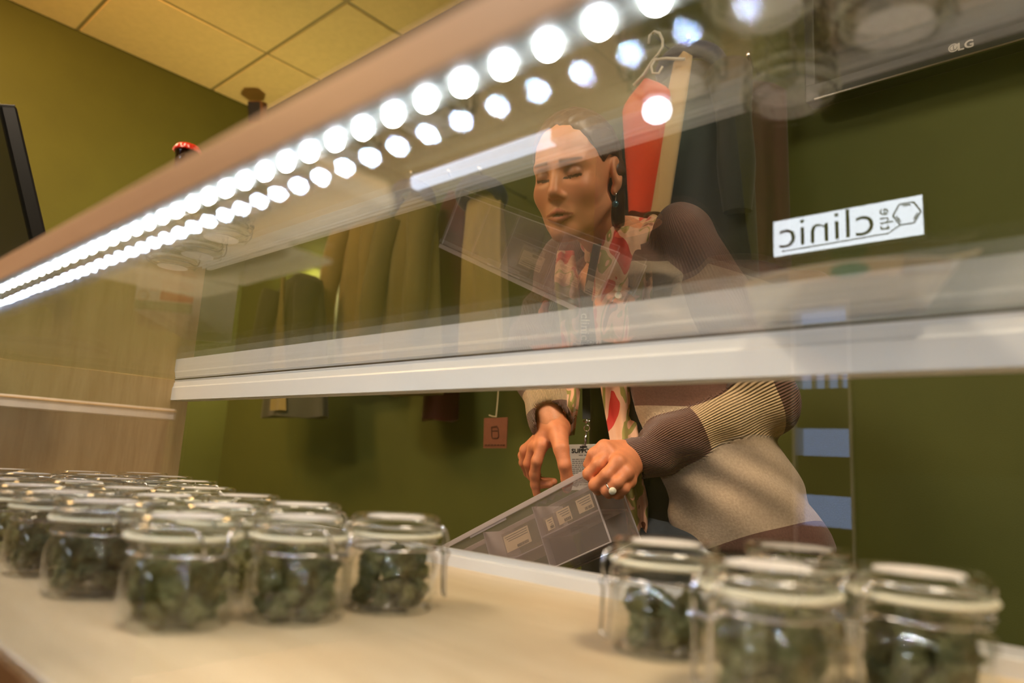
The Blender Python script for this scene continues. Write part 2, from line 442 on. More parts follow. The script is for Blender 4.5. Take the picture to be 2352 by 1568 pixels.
# rear rails: profile in the y,z plane, grooves under the upper one
zt, zb = H1-.0012, .0858
up = [(YR+.030, zt), (YR, zt), (YR, zt-.0016), (YR+.0012, zt-.0018), (YR+.0012, zt-.0042), (YR-.0004, zt-.0046), (YR-.0014, zt-.013), (YR-.003, zt-.0155), (YR-.003, zb),
      (YR+.004, zb), (YR+.004, zb+.010), (YR+.010, zb+.010), (YR+.010, zb), (YR+.014, zb), (YR+.014, zb+.010), (YR+.020, zb+.010), (YR+.020, zb), (YR+.030, zb)]
ur = MB().prism(up, 'x', XP, XE).build('upper_rail', 'white_metal', case)
MB().box((XP, YR-.0006, zt+.0002), (XE, YR+.032, H1-.0002)).build('wood_edge', 'dark_wood', case)
zl = DK+.0132
lo = [(YR-.003, DK), (YR-.003, zl-.0008), (YR-.0022, zl), (YR+.002, zl), (YR+.004, zl-.003), (YR+.012, zl-.003), (YR+.012, zl), (YR+.0155, zl), (YR+.0155, zl-.004), (YR+.024, zl-.004), (YR+.024, zl), (YR+.0275, zl), (YR+.0275, zl-.004), (YR+.034, zl-.004), (YR+.034, zl), (YR+.042, zl), (YR+.042, DK)]
MB().prism(lo, 'x', XP, XE).build('lower_rail', 'white_metal', case)
# bracket under the front edge
MB().bbox((-1.2, .1335, DK-.07), (XE, .1495, DK-.0312), .001, 1).build('apron', 'panel_maple', case)

# ------------------------------------------------------------------ clamp-lid jars
JR, JH = .0385, .0745
def budmesh(seed):
    rnd = np.random.RandomState(seed)
    bm = bmesh.new(); bmesh.ops.create_icosphere(bm, subdivisions=3, radius=1)
    k = rnd.randn(14, 3); k /= np.linalg.norm(k, axis=1)[:, None]; am = rnd.rand(14)*.16+.06; fr_ = rnd.rand(14)*6+5; ph = rnd.rand(14)*6
    for v in bm.verts:
        p = np.array(v.co); d = 1.0
        for i in range(14): d += am[i]*.55*math.sin(fr_[i]*float(p @ k[i])+ph[i])
        v.co = Vector(p*d*np.array([1.15, .85, .8]))
    me = bpy.data.meshes.new('herb_bud'); bm.to_mesh(me); bm.free()
    me.polygons.foreach_set('use_smooth', [True]*len(me.polygons)); return me
def budmat(name, a, b, c, k=1.0):
    m, nt, bs = newmat(name); N = nt.nodes.new; L = nt.links.new
    tc = N('ShaderNodeTexCoord'); no = N('ShaderNodeTexNoise'); no.inputs['Scale'].default_value = 2.2*k; no.inputs['Detail'].default_value = 6
    L(tc.outputs['Object'], no.inputs['Vector'])
    r = N('ShaderNodeValToRGB'); e = r.color_ramp.elements; e[0].position = .3; e[1].position = .72
    e[0].color = (*lin(a), 1); e[1].color = (*lin(b), 1); x = e.new(.55); x.color = (*lin(c), 1)
    L(no.outputs['Fac'], r.inputs[0]); L(r.outputs[0], bs.inputs['Base Color']); bs.inputs['Roughness'].default_value = .9
    n2 = N('ShaderNodeTexNoise'); n2.inputs['Scale'].default_value = 9*k; L(tc.outputs['Object'], n2.inputs['Vector'])
    bp = N('ShaderNodeBump'); bp.inputs['Strength'].default_value = .9; bp.inputs['Distance'].default_value = .15/k
    L(n2.outputs['Fac'], bp.inputs['Height']); L(bp.outputs[0], bs.inputs['Normal'])
budmat('bud_green', (140, 142, 92), (232, 232, 184), (196, 200, 144))
budmat('bud_olive', (150, 132, 84), (228, 220, 160), (192, 184, 122))
budmat('bud_fill', (130, 118, 74), (220, 214, 158), (180, 174, 116), 115.0)
mat('gasket_white', (236, 230, 206), rough=.5, var=.02)
BUDS = [budmesh(s) for s in range(5)]
for i, b in enumerate(BUDS): b.materials.append(MAT['bud_green' if i % 2 == 0 else 'bud_olive'])
def labelmat():
    m, nt, bs = newmat('lid_label'); N = nt.nodes.new; L = nt.links.new
    tc = N('ShaderNodeTexCoord'); wv = N('ShaderNodeTexWave'); wv.wave_type = 'BANDS'; wv.bands_direction = 'Y'; wv.inputs['Scale'].default_value = 55
    no = N('ShaderNodeTexNoise'); no.inputs['Scale'].default_value = 260
    L(tc.outputs['Object'], wv.inputs['Vector']); L(tc.outputs['Object'], no.inputs['Vector'])
    mu = N('ShaderNodeMath'); mu.operation = 'MULTIPLY'; L(wv.outputs['Fac'], mu.inputs[0]); L(no.outputs['Fac'], mu.inputs[1])
    r = N('ShaderNodeValToRGB'); e = r.color_ramp.elements; e[0].position = .42; e[1].position = .62
    e[0].color = (*lin((228, 222, 216)), 1); e[1].color = (*lin((190, 170, 176)), 1)
    L(mu.outputs[0], r.inputs[0]); L(r.outputs[0], bs.inputs['Base Color']); bs.inputs['Roughness'].default_value = .7
labelmat()
def make_jar():
    o = empty('glass_jar', (0, 0, 0))
    R = JR
    outer = [(0, .0035), (.026, .0022), (.031, 0), (R-.004, .0), (R-.0012, .0022), (R, .006), (R, .036), (R-.0012, .041), (R-.0045, .0445), (R-.0052, .0475), (R-.0042, .0505), (R-.0048, .0535), (R-.0015, .056), (R-.0012, .0585)]
    inner = [(R-.008, .0585), (R-.009, .052), (R-.0085, .045), (R-.0035, .039), (R-.0030, .008), (R-.006, .0055), (0, .0055)]
    MB().lathe(outer+inner, 40).build('body', 'jar_glass', o, True, ang=R_(40))
    MB().lathe([(R-.0075, .0587), (R+.0004, .0587), (R+.0014, .0602), (R+.0004, .0618), (R-.0075, .0618)], 40, close=True).build('gasket', 'gasket_white', o, True, ang=R_(50))
    lid = MB().lathe([(0, .0575), (R-.010, .0575), (R-.009, .062), (R-.0012, .062), (R-.0008, .0645), (R-.0042, .0668), (R-.0046, .0682), (R-.0016, .0705), (R-.0016, .0728), (R-.004, .0745), (R-.0075, .0742), (R-.0095, .0732), (0, .0732)], 40).build('lid', 'jar_glass', o, True, ang=R_(35))
    MB().lathe([(0, .07335), (.0245, .07335), (.0245, .0736), (0, .0736)], 28).build('label', 'lid_label', lid)
    # neck wire with hinge (+x side) and clasp (-x side)
    wr = .0011
    neck = [( (R-.0030)*math.cos(a), (R-.0030)*math.sin(a), .0492) for a in np.linspace(0, 2*math.pi, 37)[:-1]]
    MB().tube(neck, wr, 6, True).build('neck_wire', 'chrome', o, True)
    r2 = R-.0026
    arc = [(r2*math.cos(a), r2*math.sin(a), .0676) for a in np.linspace(R_(28), R_(332), 34)]
    hx = R+.003
    hin = [(R-.001, .006, .0488), (hx, .0068, .050), (hx+.0005, .0085, .056), (hx-.001, .0105, .063), (R-.0015, .0145, .0672)]
    MB().tube(hin+arc+[(p[0], -p[1], p[2]) for p in hin[::-1]], wr, 6).build('lid_wire', 'chrome', o, True)
    MB().tube([(R-.001, -.008, .0486), (hx+.0012, -.0075, .0486), (hx+.0016, 0, .0486), (hx+.0012, .0075, .0486), (R-.001, .008, .0486)], wr*1.1, 6).build('hinge', 'chrome', o, True)
    cx = -(R+.002)
    bail = [(-R*.93, .0118, .0680), (cx-.001, .0105, .064), (cx-.0035, .0095, .056), (cx-.0028, .009, .048), (cx-.0008, .0088, .0445)]
    MB().tube(bail+[(p[0], -p[1], p[2]) for p in bail[::-1]], wr, 6).build('bail', 'chrome', o, True)
    lev = [(cx+.002, .0115, .049), (cx-.002, .0112, .0478), (cx-.0052, .0098, .0455), (cx-.0030, .0082, .0400), (cx-.0034, .0078, .026), (cx-.0042, .0075, .0125), (cx-.0042, .0062, .0102)]
    MB().tube(lev+[(p[0], -p[1], p[2]) for p in lev[::-1]], wr, 6).build('clasp_lever', 'chrome', o, True)
    return o
JAR = make_jar()
RA = math.atan2(CR[1], CR[0])        # direction pointing right in the picture
JP = {  # x, y, yaw of the hinge side relative to picture-right
 'A': (-.512, .237, -38), 'B': (-.648, .229, -30), 'C': (-.762, .229, -35), 'D': (-.483, .314, -32), 'E': (-.470, .395, 196),
 'F': (-.599, .386, 30), 'G': (-.714, .388, -40), 'H': (-.838, .402, 60), 'I': (-.993, .455, 20), 'J': (-.596, .305, -60),
 'K': (-1.03, .372, 25), 'M': (-1.135, .384, 10), 'N': (-1.235, .487, 30), 'O': (-1.13, .298, 15), 'P': (-.862, .232, 0), 'Q': (-.832, .316, 100),
 'S': (-.717, .306, 70), 'T': (-1.12, .478, 5), 'U': (-1.235, .397, 40), 'V': (-.945, .302, 20), 'W': (-.975, .222, 10), 'X': (-1.26, .30, 35), 'Y': (-1.09, .216, 0),
 'R1': (-.254, .465, 12), 'R2': (-.161, .416, 18), 'R3': (-.190, .545, 60), 'R4': (-.098, .484, 8)}
JL = {'A': 'clamp-lid glass jar of green buds at the front corner of the crowded cluster',
 'B': 'clamp-lid glass jar of buds beside the front corner jar, along the front glass',
 'C': 'clamp-lid glass jar of dark buds, third from the corner along the front glass',
 'D': 'clamp-lid glass jar of buds between the corner jar and the jar with its clasp showing',
 'E': 'glass jar with its wire clasp facing out, at the rear corner of the crowded cluster',
 'F': 'clamp-lid jar with a warm-lit lid, just behind the cluster corner jar with outward clasp',
 'R1': 'clamp-lid glass jar of buds standing apart next to the clear plastic bin',
 'R2': 'large-looking clamp-lid jar of pale green buds in front of the group of four',
 'R3': 'clamp-lid jar standing against the white rear rail, rearmost of the group of four',
 'R4': 'clamp-lid jar of dark buds in the group of four, farthest from the plastic bin'}
GEN = 'clamp-lid glass jar packed among others toward the maple end panel'
first = True
for k, (x, y, a) in JP.items():
    o = JAR if first else copy_tree(JAR)
    first = False
    o.location = (x, y, DK); o.rotation_euler = (0, 0, RA+R_(a))
    tag(o, JL.get(k, GEN), 'jar', 'clamp-lid jars of buds on the deck')
# buds inside the jars whose bodies show, one object each; the far jars hold one loose fill
BL = {'A': 'dried green bud inside the jar at the front corner of the cluster', 'B': 'dried green bud inside the jar next to the corner jar along the front glass',
 'C': 'dried bud inside the third jar from the corner along the front glass', 'D': 'dried bud inside the jar between the corner jar and the clasp-out jar',
 'E': 'dried bud inside the jar with its clasp facing out', 'R1': 'dried bud inside the jar next to the clear plastic bin',
 'R2': 'pale dried bud inside the large-looking jar in front of the group of four', 'R4': 'dried bud inside the jar of the group of four farthest from the plastic bin'}
rnd = random.Random(5)
bud_n = 0
for k, (x, y, a) in JP.items():
    pts = []
    for lay in range(4):
        z = .0125+lay*.0090
        m = 6 if lay % 2 == 0 else 5
        for q in range(m):
            an = 2*math.pi*q/m+lay*.7+rnd.uniform(-.2, .2); rr = .0225+rnd.uniform(-.0015, .001)
            pts.append((rr*math.cos(an), rr*math.sin(an), z+rnd.uniform(-.001, .001)))
        pts.append((rnd.uniform(-.004, .004), rnd.uniform(-.004, .004), z))
    top = 1.0 if k not in ('C', 'R1') else .8
    pts = [p for p in pts if p[2] < .042*top]
    if k in BL:
        for p in pts:
            b = bpy.data.objects.new('herb_bud', BUDS[rnd.randrange(5)]); COL.objects.link(b)
            s = rnd.uniform(.0072, .0092)
            b.location = (x+p[0], y+p[1], DK+p[2]); b.scale = (s, s, s)
            b.rotation_euler = (rnd.uniform(0, 6), rnd.uniform(0, 6), rnd.uniform(0, 6))
            tag(b, BL[k], 'bud', BL[k].replace(' bud ', ' buds '))
            bud_n += 1
    else:
        m = MB(); 
        for p in pts:
            bm_ = BUDS[rnd.randrange(5)]; s = .0088
            rot = Matrix.Rotation(rnd.uniform(0, 6), 3, 'X') @ Matrix.Rotation(rnd.uniform(0, 6), 3, 'Z')
            if len(m.v) > 9000: break
            m.add([rot @ (v.co*s)+Vector(p) for v in bm_.vertices], [tuple(f.vertices) for f in bm_.polygons])
        me = m.mesh('herb_fill', True); o = link('herb_fill', me, 'bud_fill'); o.location = (x, y, DK)
        tag(o, 'loose dried buds filling one of the jars packed toward the maple end panel' if k not in ('F', 'R3') else
            ('loose dried buds filling the jar with the warm-lit lid' if k == 'F' else 'loose dried buds filling the rearmost jar of the group of four'), 'buds', 'bud fillings of the jars', 'stuff')
# ------------------------------------------------------------------ television on the back wall
mat('card_tan', (206, 176, 128), rough=.85, var=.06, scale=60)
mat('card_cream', (232, 216, 182), rough=.85, var=.04, scale=60)
mat('card_green', (40, 122, 62), rough=.7, var=.05)
mat('card_red', (206, 66, 40), rough=.6, var=.04)
mat('card_brown', (110, 74, 50), rough=.8, var=.06)
mat('cap_red', (214, 44, 18), rough=.3, var=.03)
mat('bottle_brown', (34, 12, 6), rough=.08, var=.05)
mat('logo_grey', (196, 190, 184), rough=.4, var=.01)
TY = 1.60
p0 = aty(1822, 240, TY); p1 = aty(2340, 98, TY)
TZ = (p0[2]+p1[2])/2
tv = empty('television', (.0, TY+.03, TZ)); tag(tv, 'black flat television mounted high on the green wall', 'television')
tx0, tx1, tz1 = aty(1850, 230, TY)[0], .42, TZ+.56
MB().bbox((tx0, TY+.006, TZ), (tx1, TY+.05, tz1), .006, 2).build('housing', 'black_plastic', tv)
b = .022
fm = MB(); fm.bbox((tx0, TY, TZ), (tx1, TY+.006, TZ+.040), .002, 2).bbox((tx0, TY, tz1-b), (tx1, TY+.006, tz1), .002, 2).bbox((tx0, TY, TZ+.04), (tx0+b, TY+.006, tz1-b), .002, 2).bbox((tx1-b, TY, TZ+.04), (tx1, TY+.006, tz1-b), .002, 2)
fm.build('bezel', 'black_plastic', tv)
MB().box((tx0+b, TY+.003, TZ+.04), (tx1-b, TY+.0055, tz1-b)).build('screen', 'screen_black', tv)
MB().bbox((tx0+.02, TY-.0015, TZ-.001), (tx1-.02, TY+.004, TZ+.004), .0008, 1).build('chrome_strip', 'chrome', tv)
lp = aty(2218, 104, TY-.001)
me = textmesh('LG', .024, 1.05, .0004, 'CENTER', .0006)
place(me, frame(lp, (1, 0, 0), (0, 0, 1))); me.transform(Matrix.Translation(-tv.location)); link('lettering', me, 'logo_grey', tv)
lp = aty(2190, 110, TY-.001)
M = frame(lp, (1, 0, 0), (0, 0, 1))
e = MB().lathe([(0, -.0004), (.0095, -.0004), (.0095, .0004), (0, .0004)], 24, M=M)
e.build('emblem', 'logo_grey', tv)
M2 = frame(lp-np.array([0, .0006, 0]), (1, 0, 0), (0, 0, 1))
e = MB(); e.tube([M2 @ Vector((0, .0045, 0)), M2 @ Vector((0, -.0045, 0)), M2 @ Vector((.003, -.0045, 0))], .0007, 5)
e.tube([M2 @ Vector((.0065*math.cos(a), .0065*math.sin(a), 0)) for a in np.linspace(R_(60), R_(360), 16)], .0006, 5)
e.build('emblem_mark', 'black_plastic', tv)
MB().box((tx0+.3, TY+.05, TZ+.15), (tx0+.6, YB-.002, TZ+.4)).build('bracket', 'black_plastic', tv)

# ------------------------------------------------------------------ monitor on the counter
GT = H1+.0062
mo = empty('monitor', (-1.26, .33, GT)); tag(mo, 'black flat monitor tilted back on the glass counter top', 'monitor')
yt, zt_, yb_, zb_ = .194, .437, .285, .185
ax = Vector((0, yt-yb_, zt_-zb_)); Ln = ax.length
M = frame((-1.1, yb_, zb_), (-1, 0, 0), ax)           # x left, y up the screen, z = x cross y
MB().bbox((0, 0, -.012), (.33, Ln, .010), .004, 2, M).build('housing', 'black_plastic', mo)
MB().bbox((.012, .012, .010), (.318, Ln-.012, .0115), .0005, 1, M).build('back_cover', 'screen_black', mo)
MB().bbox((.0, Ln-.0005, -.010), (.33, Ln+.0008, .008), .0004, 1, M).build('top_trim', 'chrome', mo)
MB().tube([(-1.265, .285, .25), (-1.265, .34, .20), (-1.265, .345, GT+.01)], .014, 12).build('stand', 'black_plastic', mo, True)
MB().lathe([(0, 0), (.085, 0), (.088, .004), (.08, .01), (.02, .014), (0, .014)], 28, (-1.265, .33, GT)).build('base', 'black_plastic', mo, True, ang=R_(40))

# ------------------------------------------------------------------ bottle with a red crown cap
bx, by = -.846, .332; bh = .363-GT
bo = empty('bottle', (bx, by, GT)); tag(bo, 'dark brown glass bottle with a red crown cap on the counter top', 'bottle')
MB().lathe([(0, .004), (.024, 0), (.029, .003), (.030, .01), (.030, bh*.52), (.027, bh*.62), (.016, bh*.76), (.0135, bh*.86), (.0128, bh*.93), (.0140, bh*.945), (.0140, bh*.96), (.0125, bh*.965), (.0125, bh-.002), (0, bh-.002)], 28, (bx, by, GT)).build('body', 'bottle_brown', bo, True, ang=R_(50))
cap = MB(); n = 42; rings = []
for z, r, am in ((bh-.0085, .0158, .0012), (bh-.007, .0156, .001), (bh-.003, .0140, .0003), (bh-.0008, .0125, 0), (bh, .0100, 0)):
    rings.append([(bx+(r+am*math.cos(21*a))*math.cos(a), by+(r+am*math.cos(21*a))*math.sin(a), GT+z) for a in np.linspace(0, 2*math.pi, n*2+1)[:-1]])
cap.loft(rings); cap.build('cap', 'cap_red', bo, True, ang=R_(50))
MB().lathe([(.0303, bh*.12), (.0303, bh*.45), (.0305, bh*.45), (.0305, bh*.12)], 28, (bx, by, GT), close=True).build('label', 'card_tan', bo, True, ang=R_(50))

# ------------------------------------------------------------------ brochure stacks lying on the glass
def thinpaper():
    m, nt, bs = newmat('paper_thin'); N = nt.nodes.new; L = nt.links.new
    tc = N('ShaderNodeTexCoord'); no = N('ShaderNodeTexNoise'); no.inputs['Scale'].default_value = 40; L(tc.outputs['Object'], no.inputs['Vector'])
    r = N('ShaderNodeValToRGB'); r.color_ramp.elements[0].color = (.90, .88, .82, 1); r.color_ramp.elements[1].color = (.95, .94, .90, 1); L(no.outputs['Fac'], r.inputs[0])
    tl = N('ShaderNodeBsdfTranslucent'); L(r.outputs[0], tl.inputs[0]); L(r.outputs[0], bs.inputs['Base Color']); bs.inputs['Roughness'].default_value = .8
    mx = N('ShaderNodeMixShader'); mx.inputs[0].default_value = .75; L(bs.outputs[0], mx.inputs[1]); L(tl.outputs[0], mx.inputs[2])
    L(mx.outputs[0], nt.nodes['Material Output'].inputs[0])
thinpaper()
def stack(name, x0, x1, y0, y1, nsh, th, label, rot=0, m='paper_white', skew=.004):
    o = empty(name, ((x0+x1)/2, (y0+y1)/2, GT)); r = random.Random(int((x0+9)*1000))
    def poly(x0, x1, y0, y1, rc):
        P = []
        for cx, cy, a0 in ((x1-rc, y1-rc, 0), (x0+rc, y1-rc, 90), (x0+rc, y0+rc, 180), (x1-rc, y0+rc, 270)):
            for k in range(5): a = R_(a0+22.5*k); P.append((cx+rc*math.cos(a), cy+rc*math.sin(a)))
        return P
    z = GT+.0004
    for i in range(nsh):
        dx, dy = r.uniform(-skew, skew), r.uniform(-skew, skew)
        MB().prism(poly(x0+dx, x1+dx, y0+dy, y1+dy, .009), 'z', z, z+th).build('sheet', m if (i % 3 or nsh == 1) else 'paper_white', o); z += th+.0006
    tag(o, label, 'brochures'); return o
stack('brochure_stack', -.545, -.415, .196, .246, 4, .009, 'thick stack of cream booklets on the glass top, nearer the woman', skew=.005, m='card_cream').location.z += .0018
stack('paper_sheet', -.552, -.412, .150, .277, 1, .0007, 'single white sheet with rounded corners under the thick booklet stack', m='paper_thin')
stack('paper_sheet', -.640, -.562, .150, .277, 1, .0007, 'narrow white sheet with rounded corners on the glass top beside the carton', m='paper_thin')
stack('brochure_stack', -.405, -.300, .160, .228, 2, .008, 'small stack of cream cards beside the thick booklet stack', m='card_cream', skew=.008)

# ------------------------------------------------------------------ product carton
ca = empty('carton', (-.835, .328, GT)); tag(ca, 'product carton with a red panel and green round mark standing on the glass top', 'carton')
f0, f1 = np.array([-.758, .266, GT]), np.array([-.722, .311, GT])
wv_ = f1-f0; cw = float(np.linalg.norm(wv_)); M = frame(f0, wv_, (0, 0, 1))     # x along face, y up, z out of the face
CHt = .13
MB().bbox((0, 0, -.19), (cw, CHt, 0), .0015, 1, M).build('box', 'paper_white', ca)
MB().box((0, 0, 0), (0, 0, 0))
def decal(x0, x1, y0, y1, mt, nm, z=.0003):
    m = MB(); vs = [M @ Vector(p) for p in ((x0, y0, z*.2), (x1, y0, z*.2), (x1, y1, z*.2), (x0, y1, z*.2), (x0, y0, z), (x1, y0, z), (x1, y1, z), (x0, y1, z))]
    m.add(vs, [(3, 2, 1, 0), (4, 5, 6, 7), (0, 1, 5, 4), (1, 2, 6, 5), (2, 3, 7, 6), (3, 0, 4, 7)]); m.build(nm, mt, ca)
decal(cw*.42, cw-.001, .012, CHt-.004, 'card_red', 'red_panel')
decal(.001, cw-.001, .001, .011, 'card_green', 'green_band')
for i in range(4): decal(cw*(.25+.03*i), cw*(.262+.03*i), .022, .055-.004*(i % 2), 'card_red', 'print_line')
gp = MB().lathe([(0, 0), (.0085, 0), (.0085, .0004), (0, .0004)], 24, M=M @ Matrix.Translation((cw*.20, .050, 0))); gp.build('green_mark', 'card_green', ca)
rg = MB(); rg.tube([M @ Vector((cw*.14+.005*math.cos(a), .016+.005*math.sin(a), .0004)) for a in np.linspace(0, 6.28, 17)[:-1]], .0008, 5, True); rg.build('ring_mark', 'card_tan', ca)

# ------------------------------------------------------------------ pile of curled leaflets over the far end of the glass
pl = empty('leaflet_pile', (-.15, .50, GT)); tag(pl, 'pile of curled tan leaflets with a green spot on the glass top', 'leaflets')
PO, E1, E2 = np.array([-.200, .487, GT]), np.array([.126, .016, 0]), np.array([-.040, .118, 0])
EN = np.array([.016, -.126, 0]); EN = EN/np.linalg.norm(EN)          # out of the front edge
r = random.Random(3)
for i in range(6):
    du, dv, am = r.uniform(-.03, .03), r.uniform(-.02, .02), .0006+.0012*i
    zb2 = .0008+i*.0017
    def fn(u, v, du=du, dv=dv, am=am, zb2=zb2):
        p = PO+E1*(u+du)+E2*(v+dv)
        return (p[0], p[1], p[2]+zb2+am*math.sin(math.pi*u)**.8+.001*math.sin(9*u)*v), (0, 0, 1)
    MB().sheet(fn, 16, 3, .0013).build('leaflet', ('card_cream', 'card_tan', 'paper_white')[i % 3], pl, True, ang=R_(40))
MB().sheet(lambda u, v: (PO+E1*(.22+.56*u)+EN*(.0062+.0006*math.sin(3*u))+np.array([0, 0, .0008+.0115*v]), EN), 8, 3, .0008).build('band', 'card_tan', pl)
g2 = MB(); gm_ = frame(PO+E1*.53+EN*.0074+np.array([0, 0, .0072]), E1, (0, 0, 1))
g2.lathe([(0, -.0003), (.0082, -.0003), (.0082, .0003), (0, .0003)], 24, M=gm_ @ Matrix.Diagonal((1.5, .6, 1, 1))); g2.build('green_spot', 'card_green', pl)
MB().sheet(lambda u, v: (PO+E1*(.92+.20*u)+E2*(.02+.1*v)+np.array([0, 0, .0105+.004*u]), (0, .2, 1)), 4, 2, .001).build('loose_leaf', 'card_cream', pl)

# ------------------------------------------------------------------ speaker in the ceiling corner
sc_ = empty('wall_speaker', (-3.3, 1.6, 1.70)); tag(sc_, 'small dark speaker mounted in the ceiling corner', 'speaker')
M = Matrix.Translation((-3.16, 1.55, 1.655)) @ Matrix.Rotation(R_(35), 4, 'Z') @ Matrix.Rotation(R_(20), 4, 'X')
MB().bbox((-.038, -.035, -.055), (.038, .035, .055), .010, 3, M).build('cabinet', 'card_brown', sc_)
MB().bbox((-.032, -.041, -.049), (.032, -.035, .049), .003, 2, M).build('grille', 'black_plastic', sc_)
MB().tube([M @ Vector((0, .03, 0)), (-3.25, 1.62, 1.68), (-3.30, 1.68, 1.68)], .012, 8).build('bracket', 'black_plastic', sc_)

# ------------------------------------------------------------------ wall lamp behind the coats
GX = aty(668, 700, 1.60)
wl = empty('wall_lamp', (GX[0], YB, GX[2])); tag(wl, 'warm globe wall lamp glowing behind the hanging coats', 'lamp')
MB().lathe([(0, 0), (.05, 0), (.05, .012), (.03, .02), (0, .02)], 24, M=frame((GX[0], YB, GX[2]), (1, 0, 0), (0, 0, 1))).build('plate', 'chrome', wl, True, ang=R_(40))
MB().tube([(GX[0], YB, GX[2]), (GX[0], 1.64, GX[2]), (GX[0], 1.63, GX[2]+.02)], .008, 8).build('arm', 'chrome', wl)
MB().lathe([(0, -.045), (.020, -.040), (.034, -.022), (.038, 0), (.034, .022), (.020, .040), (0, .045)], 24, (GX[0], 1.63, GX[2]+.06)).build('globe', 'bulb_glow', wl, True)

# ------------------------------------------------------------------ garments on hooks along the back wall
def cloth(name, rgb, var=.18, scale=9, rough=.85): return mat(name, rgb, rough=rough, var=var, scale=scale, bump=.25, bscale=420, stretch=(1, 1, .35), sheen=.2)
cloth('cloth_charcoal', (58, 60, 44)); cloth('cloth_khaki', (168, 146, 84), .12); cloth('cloth_olive', (134, 120, 66), .12)
cloth('cloth_navy', (34, 40, 84)); cloth('cloth_maroon', (92, 28, 36)); cloth('cloth_orange', (216, 62, 22), .06)
cloth('cloth_beige', (190, 158, 110), .08); cloth('cloth_black', (26, 32, 28)); cloth('cloth_brown', (74, 42, 34), .25)
GY = 1.60
hook_m = 'chrome'
def garment(name, label, cat, top, bot, wt, wb, depth, cm, folds=5, amp=.012, seed=0, shoulder=.06, sleeves=True, collar=None, lining=None, y=GY, hook=True):
    """top/bot: pixel of the collar and of the hem; widths in metres"""
    r = random.Random(seed)
    T = aty(top[0], top[1], y); B = aty(bot[0], bot[1], y)
    o = empty(name, (float(B[0]), y, float(B[2])))
    tag(o, label, cat, None)
    n = 56; rows = 22; rings = []
    ph = [r.uniform(0, 6) for _ in range(4)]
    for i in range(rows+1):
        t = i/rows
        c = T*(1-t)+B*t
        # width: narrow at the hook, quick spread to the shoulders, flaring to the hem
        s = min(1, t/shoulder) if shoulder > 0 else 1
        w_ = (.12+.88*math.sin(s*math.pi/2))*(wt+(wb-wt)*t)
        d_ = depth*(.45+.55*min(1, t*3))
        a_ = amp*(.25+.75*t)
        ring = []
        for k in range(n):
            an = 2*math.pi*k/n
            rr = 1+ (a_/max(w_/2, .02))*(math.sin(folds*an+ph[0]+t*.8)+.5*math.sin((folds*2-1)*an+ph[1]-t))
            ring.append((c[0]+.5*w_*math.cos(an)*(1+.25*(rr-1)), y+d_*.5*math.sin(an)*rr+a_*.6*math.sin(folds*an*1.0+ph[2]), c[2]+.004*math.sin(3*an+ph[3])*t))
        rings.append(ring)
    MB().loft(rings).build('body', cm, o, True, ang=R_(70))
    if sleeves:
        for sx in (-1, 1):
            p0 = T+np.array([sx*wt*.40, 0, -shoulder*(T[2]-B[2])*.9-.02]); ln = (T[2]-B[2])*.62
            pts = []; rad = []
            for i in range(11):
                t = i/10
                pts.append((p0[0]+sx*(.03*t+.012*math.sin(3*t)), y-.03-depth*.25*math.sin(t*2.2), p0[2]-ln*t)); rad.append(.050*(1-.3*t)+.004*math.sin(9*t+ph[0]))
            MB().tube(pts, rad, 18).build('sleeve', cm, o, True, ang=R_(70))
    if collar:
        rg = [(T[0]+.075*math.cos(a), y-.012+.045*math.sin(a), T[2]-.02-.03*math.cos(a-math.pi/2)) for a in np.linspace(0, 2*math.pi, 25)[:-1]]
        MB().tube(rg, .022, 10, True).build('collar', collar, o, True)
    if lining:
        zt_, zb2 = T[2]-.03, B[2]+.02
        def fn(u, v):
            wd = (.015+.09*v); x = T[0]*(1-v)+B[0]*v+wd*(u-.5)
            return (x, y-depth*.62-.01-.006*math.sin(7*u+3*v), zt_+(zb2-zt_)*v), (0, -1, 0)
        MB().sheet(fn, 6, 12, .003).build('lining', lining, o, True, ang=R_(40))
    if hook:
        hz = T[2]+.045
        MB().tube([(T[0], YB, hz), (T[0], y, hz), (T[0], y-.02, hz+.012), (T[0], y-.03, hz+.03)], .006, 8).build('hook', hook_m, o, True)
    return o
garment('jacket', 'dark grey-green jacket with an open front hanging at the corner of the wall', 'jacket', (690, 628), (676, 958), .30, .42, .10, 'cloth_charcoal', 4, .02, 1, .10, True, None, 'cloth_olive', 1.46)
garment('trench_coat', 'khaki trench coat with a navy collar, next to the dark grey-green jacket', 'coat', (845, 455), (830, 872), .26, .34, .11, 'cloth_khaki', 5, .02, 2, .16, True, 'cloth_navy')
garment('long_coat', 'olive coat with a navy collar hanging in the middle of the coat row', 'coat', (955, 445), (945, 905), .20, .27, .11, 'cloth_olive', 4, .02, 3, .12, True, 'cloth_navy', None, GY-.13)
garment('tote_bag', 'maroon bag hanging in front of the coats', 'bag', (1040, 440), (1010, 965), .12, .16, .08, 'cloth_maroon', 3, .008, 4, .08, False, None, None, GY-.02)
garment('scarf_shawl', 'long ochre shawl hanging beside the maroon bag', 'shawl', (1112, 440), (1108, 862), .15, .19, .09, 'cloth_khaki', 6, .014, 5, .05, False, 'cloth_navy', None, GY-.12)
garment('shopping_bag', 'orange-red bag hanging on a white hanger behind the woman', 'bag', (1487, 185), (1474, 492), .16, .06, .05, 'cloth_orange', 2, .006, 6, .2, False, None, None, GY-.18, False)
garment('sash', 'narrow beige sash hanging along the orange-red bag', 'sash', (1572, 120), (1508, 492), .05, .07, .03, 'cloth_beige', 2, .004, 7, .02, False, None, None, GY-.17, False)
